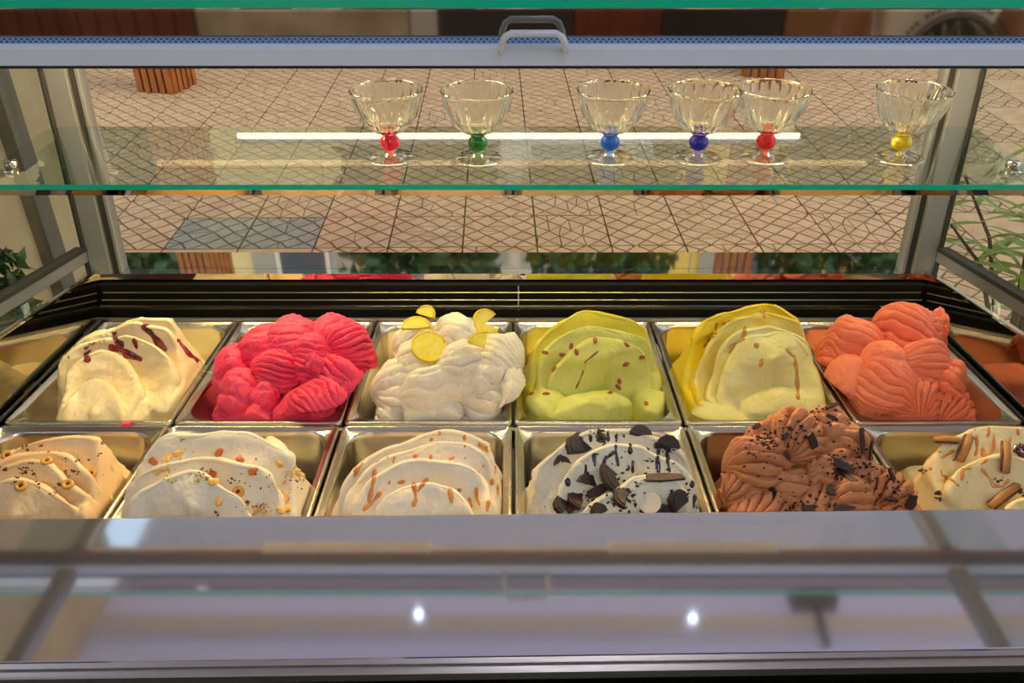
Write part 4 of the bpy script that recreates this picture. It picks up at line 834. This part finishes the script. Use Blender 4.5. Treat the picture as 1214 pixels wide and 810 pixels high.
# ------------------------------------------------------------------ COOKIES
cook = mat('black_cookie', '1e1412', .55, col2='2e201c', nscale=60, bump=.6, bscale=200); cbr = mat('brown_cookie', '4a2c22', .5, col2='33201a', nscale=60, bump=.5, bscale=150); filling = mat('cookie_filling', 'e2d8bc', .5)
def cookie(r_, a0, a1, th, seed):
    q = random.Random(seed); n = 14; pts = [(0, 0)] if a1 - a0 < 350 else []
    for k in range(n + 1): a = R(a0 + (a1 - a0) * k / n); rr = r_ * (1 + q.uniform(-.05, .05)); pts.append((rr * cos(a), rr * sin(a)))
    if a1 - a0 < 350: pts[0] = (q.uniform(-.3, .3) * r_, q.uniform(-.3, .3) * r_)
    mb = MB().prism([(x, y, -th / 2) for x, y in pts], (0, 0, th)); mb.prism([(x * .8, y * .8, th / 2) for x, y in pts], (0, 0, th * .18)); return mb
def slab(L, w, th, seed):
    q = random.Random(seed); pts = [(-L / 2, -w / 2 * q.uniform(.4, 1)), (-L * .1, -w / 2), (L / 2, -w / 2 * q.uniform(.3, 1)), (L / 2 * .9, w / 2 * q.uniform(.3, 1)), (L * .1, w / 2 * q.uniform(.7, 1.1)), (-L / 2 * .9, w / 2 * q.uniform(.5, 1))]
    return MB().prism([(x, y, -th / 2) for x, y in pts], (0, 0, th))
CK = [((560, 370), .021, 0, 250, 20, 38, cook, 'large black cookie half standing upright in the centre'), ((375, 205), .019, 0, 190, 5, 20, cook, 'black cookie half lying at the upper left'), ((420, 425), .018, 0, 170, -20, 30, cbr, 'brown cookie piece at the lower left'), ((620, 475), .014, 0, 200, 30, 10, cook, 'black cookie piece just below the large half'),
      ((755, 505), .014, 0, 180, 180, 15, cook, 'cookie piece with pale filling at the front'), ((910, 498), .013, 0, 220, 0, 20, cook, 'black cookie piece at the lower right'), ((1000, 330), .020, -60, 130, 0, 55, cook, 'round black cookie edge at the right rim'), ((700, 130), .013, 0, 160, 20, 25, cook, 'black cookie piece near the top right'),
      ((360, 480), .013, 20, 200, 60, 30, cbr, 'brown cookie piece at the far lower left'), ((850, 185), .012, 0, 180, 0, 20, cook, 'black cookie piece at the right shoulder'), ((410, 60), .010, 0, 150, 90, 40, cook, 'pointed cookie piece at the very top left'), ((265, 280), .009, 0, 200, 0, 20, cbr, 'small brown cookie piece at the left side'), ((830, 545), .011, 0, 200, 0, 10, cook, 'black cookie piece at the front edge, right'), ((470, 545), .009, 0, 220, 0, 10, cook, 'small black cookie piece at the front edge, left'), ((280, 520), .013, 0, 190, 40, 30, cook, 'black cookie piece at the front left corner')]
for k, ((x, y), r_, a0, a1, rot, tl, m, lab) in enumerate(CK):
    (px, py), = z(610, 490, 4.67, [(x, y)]); me = solid('cookie_piece', cookie(r_, a0, a1, .005, k), m)
    o = put(GE['B3'], px, py, me, 'cookie_piece', lab + ' of the cookie gelato' if len(lab.split()) < 12 else lab, 'cookie', 'cookie pieces on the white gelato', rot=rot, tilt=tl, sink=-.001, scale=1.22)
    if o and 'filling' in lab: link('filling', solid('filling', MB().lathe([(.011, .0026), (.011, .0045)], 16), filling), parent=o)
for k, ((x, y), L_) in enumerate((((830, 360), .05), ((470, 430), .035), ((330, 500), .03))):
    (px, py), = z(610, 490, 4.67, [(x, y)]); me = solid('cookie_shard', slab(L_, .012, .004, 40 + k), cbr)
    put(GE['B3'], px, py, me, 'cookie_shard', ('long brown wafer like cookie shard right of the centre', 'brown cookie shard left of the large black half', 'brown cookie shard in the lower left')[k], 'cookie', 'cookie pieces on the white gelato', rot=(-20, 20, 40)[k], tilt=0, sink=-.002)
Z3 = lambda L: [(610 + x / 4.67, 490 + y / 4.67, s, n) for x, y, s, n in L]
crumbs(GE['B3'], Z3([(600, 480, 12, 60), (450, 120, 8, 24), (700, 300, 26, 30), (380, 480, 12, 30), (850, 200, 8, 16), (900, 480, 12, 20), (480, 300, 20, 16)]), cook, 'cookie_crumbs', .0017, 6)
# ------------------------------------------------------------------ CHOCOLATE SHARDS
dk = mat('dark_chocolate', '2a1512', .55, col2='3c201a', nscale=60, spec=.5)
SH = [((330, 110), .036, .007, 128, -20, 'long dark shard sticking up at the top left'), ((290, 150), .032, .006, 35, -15, 'dark shard crossing the top left one'), ((560, 275), .026, .012, 115, -35, 'thick dark shard in the centre of the heap'), ((812, 290), .034, .007, 65, -35, 'left one of the leaning shards at the right'), ((852, 330), .036, .006, 100, -40, 'right one of the leaning shards'), ((935, 308), .028, .008, 0, -10, 'pointed shard poking out over the pan rim'),
      ((725, 395), .034, .010, -25, 0, 'curved shard right of the central knob'), ((745, 452), .036, .008, -12, 0, 'flat shard below the curved one'), ((370, 525), .026, .009, -10, 0, 'flat shard on the left front'), ((740, 618), .026, .008, 8, 0, 'shard at the front edge, middle'), ((965, 470), .030, .007, 98, -10, 'upright shard on the right side'), ((665, 530), .016, .009, 70, 0, 'short shard at the centre front'), ((550, 625), .014, .009, 0, 0, 'shard at the front edge, left'), ((1070, 590), .020, .012, 70, -20, 'shard low on the right'), ((970, 600), .020, .010, 120, -10, 'shard left of the lowest right one'),
      ((675, 98), .022, .005, 10, 0, 'thin shard at the top right'), ((480, 72), .020, .004, -10, 0, 'thin shard on the top edge'), ((675, 155), .016, .005, -30, 0, 'thin shard below the top right one'), ((440, 250), .010, .006, 60, 0, 'small shard left of the centre'), ((435, 350), .014, .006, 110, -20, 'small shard on the left wave'), ((290, 205), .012, .006, 50, 0, 'small shard high on the left')]
for k, ((x, y), L_, w_, rot, tl, lab) in enumerate(SH):
    (px, py), = z(830, 460, 4.336, [(x, y)]); me = solid('chocolate_shard', slab(L_, w_, .0028, 60 + k), dk)
    put(GE['B4'], px, py, me, 'chocolate_shard', lab + ' of chocolate gelato', 'chocolate', 'chocolate shards on the brown gelato', rot=rot, tilt=tl, sink=-.003 if tl == 0 else -.008)
Z4 = lambda L: [(830 + x / 4.336, 460 + y / 4.336, s, n) for x, y, s, n in L]
crumbs(GE['B4'], Z4([(340, 270, 12, 60), (480, 230, 14, 30), (650, 120, 16, 36), (720, 400, 14, 40), (600, 600, 20, 40), (900, 400, 20, 50), (1000, 550, 14, 24), (300, 330, 10, 16), (480, 560, 30, 30)]), dk, 'chocolate_shavings', .0018, 8)
# ------------------------------------------------------------------ BISCUIT STICKS
bis = mat('biscuit', 'c08a44', .6, col2='a06a2c', nscale=60, bump=.5, bscale=120); chd = mat('biscuit_chocolate', '5a3020', .35)
BS = [((610, 240), .030, 115, 'short caramel soaked biscuit stick at the upper left'), ((712, 285), .044, 128, 'long biscuit stick beside the short upper left one'), ((972, 340), .044, 112, 'long biscuit stick in the middle right of the heap'), ((972, 590), .046, 55, 'curved biscuit stick at the lower front')]
for k, ((x, y), L_, rot, lab) in enumerate(BS):
    (px, py), = z(1010, 480, 5.4, [(x, y)]); h = hit(GE['B5'], px, py)
    if not h: continue
    me = solid('biscuit_stick', MB().tube([(-L_ / 2, 0, 0), (-L_ / 2 + .002, 0, .001), (0, .001, .0025), (L_ / 2 - .002, 0, .001), (L_ / 2, 0, 0)], [.003, .005, .0055, .005, .003], 8), bis, True)
    o = put(GE['B5'], px, py, me, 'biscuit_stick', lab, 'biscuit', 'biscuit sticks on the caramel gelato', rot=-rot + 0 if k < 3 else rot, tilt=0, sink=-.002)
    for s in (-1, 1): link('chocolate_side', solid('chocolate_side', MB().tube([(-L_ / 2 + .002, s * .004, .001), (0, s * .0045, .0025), (L_ / 2 - .002, s * .004, .001)], .0022, 6), chd, True), parent=o)
ch = chunk('cherry', .0095, .008, .007, mat('dark_cherry', '4a0a14', .15, coat=.6), 77, 3)
(px, py), = z(1010, 480, 5.4, [(1085, 300)]); put(GE['B5'], px, py, ch, 'cherry', 'dark red glossy cherry at the right of the biscuit gelato', 'cherry', None, sink=0)
crumbs(GE['B5'], [(1010 + x / 5.4, 480 + y / 5.4, 3, 8) for x, y in ((940, 480), (550, 600), (450, 420), (1080, 560), (560, 570))], chd, 'biscuit_crumbs', .0016, 9)
# pink spill on the frame between two pans
pk = chunk('gelato_drop', .007, .004, .003, GM['A1'], 90, 2); x_, D_ = on_bed(150, 504); o = link('gelato_drop', pk); o.matrix_world = BED @ Matrix.Translation((x_, D_, .001)); tag(o, 'tiny pink gelato drop on the rim between the left pans', 'gelato')

# ------------------------------------------------------------------ PERSON beside the photographer (seen in the mirror fascia)
skin = mat('skin', 'a8745a', .5, sss=.2); shirt = mat('white_shirt_cloth', 'f2eee6', .85, bump=.3, bscale=20); jeans = mat('dark_jeans', '27303f', .85, bump=.3, bscale=60); hairm = mat('dark_hair', '1d1512', .6)
def skinned(name, verts, edges, radii, m, parent, sub=2):
    me = bpy.data.meshes.new(name); me.from_pydata(verts, edges, [])
    o = link(name, me, m, parent); md = o.modifiers.new('skin', 'SKIN'); md.use_smooth_shade = True
    for i, r_ in enumerate(radii):
        me.skin_vertices[0].data[i].radius = r_ if isinstance(r_, tuple) else (r_, r_)
    me.skin_vertices[0].data[0].use_root = True
    sb = o.modifiers.new('sub', 'SUBSURF'); sb.levels = sub; sb.render_levels = sub; return o
PX, PY = 1.21, -.45
pe = empty('person', (PX, PY, 0), 'person in white shirt with dark round print standing beside the photographer', 'person')
V = [(0, 0, .95), (0, 0, 1.1), (0, 0, 1.28), (0, 0, 1.42), (0, 0, 1.52), (0, .01, 1.60), (0, .02, 1.68), (0, .01, 1.74), (.10, 0, .90), (.11, .01, .5), (.11, 0, .09), (.11, .12, .04), (-.10, 0, .90), (-.11, .01, .5), (-.11, 0, .09), (-.11, .12, .04),
     (.18, 0, 1.42), (.25, .0, 1.16), (.24, .14, .96), (-.18, 0, 1.42), (-.25, .0, 1.16), (-.24, .14, .96)]
E = [(0, 1), (1, 2), (2, 3), (3, 4), (4, 5), (5, 6), (6, 7), (0, 8), (8, 9), (9, 10), (10, 11), (0, 12), (12, 13), (13, 14), (14, 15), (3, 16), (16, 17), (17, 18), (3, 19), (19, 20), (20, 21)]
Rd = [.14, .13, .15, .12, .055, .075, .095, .06, .09, .06, .045, .04, .09, .06, .045, .04, .055, .042, .03, .055, .042, .03]
skinned('body', V, E, Rd, skin, pe)
for s in (-1, 1):
    skinned('hand', [(s * .24, .14, .96), (s * .235, .19, .90), (s * .23, .24, .86), (s * .215, .19, .89), (s * .215, .235, .85), (s * .25, .195, .895), (s * .25, .24, .86), (s * .262, .19, .9), (s * .265, .225, .87), (s * .2, .17, .92), (s * .185, .20, .90)],
            [(0, 1), (1, 2), (0, 3), (3, 4), (0, 5), (5, 6), (0, 7), (7, 8), (0, 9), (9, 10)], [.026, .012, .008, .012, .008, .012, .008, .010, .007, .012, .009], skin, pe, 1)
Vs = [(0, 0, .92), (0, 0, 1.1), (0, 0, 1.28), (0, 0, 1.42), (0, 0, 1.485), (.19, 0, 1.425), (.235, 0, 1.25), (-.19, 0, 1.425), (-.235, 0, 1.25)]
skinned('shirt', Vs, [(0, 1), (1, 2), (2, 3), (3, 4), (3, 5), (5, 6), (3, 7), (7, 8)], [(.165, .15), (.16, .145), (.175, .15), (.14, .12), .07, .07, .065, .07, .065], shirt, pe)
skinned('trousers', [(0, 0, .93), (.10, 0, .86), (.115, .01, .5), (.11, 0, .12), (-.10, 0, .86), (-.115, .01, .5), (-.11, 0, .12)], [(0, 1), (1, 2), (2, 3), (0, 4), (4, 5), (5, 6)], [.155, .105, .075, .065, .105, .075, .065], jeans, pe)
MB().lathe([(.02, .20), (.08, .18), (.105, .12), (.108, .06), (.1, .02)], 20).build('hair', hairm, pe, True, loc=(0, -.005, 1.64))
MB().tube([(0, .095, 1.70), (0, .125, 1.665), (0, .10, 1.66)], [.010, .016, .008], 8).build('nose', skin, pe, True)
for s in (-1, 1):
    MB().lathe([(.001, -.012), (.011, -.006), (.012, 0), (.011, .006), (.001, .012)], 12).build('eye', mat('eye', 'e8e6e0', .2), pe, True, loc=(s * .034, .092, 1.705))
    MB().lathe([(.001, -.03), (.012, -.02), (.014, 0), (.012, .02), (.001, .03)], 10).build('ear', skin, pe, True, loc=(s * .096, .01, 1.68))
MB().tube([(-.025, .098, 1.635), (0, .106, 1.632), (.025, .098, 1.635)], .005, 6).build('mouth', mat('lips', '8a4a40', .5), pe, True)
for s in (-1, 1): MB().tube([(s * .11, -.06, .035), (s * .11, .05, .045), (s * .11, .17, .03)], [.045, .05, .035], 10).build('shoe', mat('shoe', '2a2624', .6), pe, True)
# round print on the chest
pr = mat('print_dark', '1c1a20', .7); pw = mat('print_pale', 'b8b4ae', .7)
pt = empty('shirt_print', (0, .150, 1.144)); pt.parent = pe
def disc(r0_, r1_, y, m, name, n=48):
    V = []; Fc = []
    for k in range(n): a = 2 * pi * k / n; V += [(r0_ * cos(a), y, r0_ * sin(a)), (r1_ * cos(a), y, r1_ * sin(a)), (r1_ * cos(a), y - .004, r1_ * sin(a)), (r0_ * cos(a), y - .004, r0_ * sin(a))]
    for k in range(n):
        j = (k + 1) % n
        for q in range(4): Fc.append((k * 4 + q, j * 4 + q, j * 4 + (q + 1) % 4, k * 4 + (q + 1) % 4))
    return pydata(name, V, Fc, m, pt)
disc(.001, .140, .02, pr, 'print_disc'); disc(.131, .135, .0215, pw, 'print_ring')
def stroke(pts, name='letter'): MB().tube([(-x, .0225, zz) for x, zz in pts], .0028, 6).build(name, pw, pt)
stroke([(-.02, .118), (-.05, .105), (-.095, .06), (-.105, .03)]); stroke([(-.03, .115), (-.055, .09), (-.05, .05)]); stroke([(-.012, .05), (.010, .118), (.024, .08), (.045, .112), (.035, .045)]); stroke([(.072, .088), (.085, .05), (.088, .03)])
mb = MB()
for k in range(26):
    a = pi * (.12 + .76 * k / 25)
    if k % 7 != 6: M = Matrix.Translation((.158 * cos(a), .012, .158 * sin(a))) @ Matrix.Rotation(-(a - pi / 2), 4, 'Y'); mb.box((-.004, -.001, -.005), (.004, .003, .005), 0, M)
tag(mb.build('lettering', pr, pt), kind='stuff')
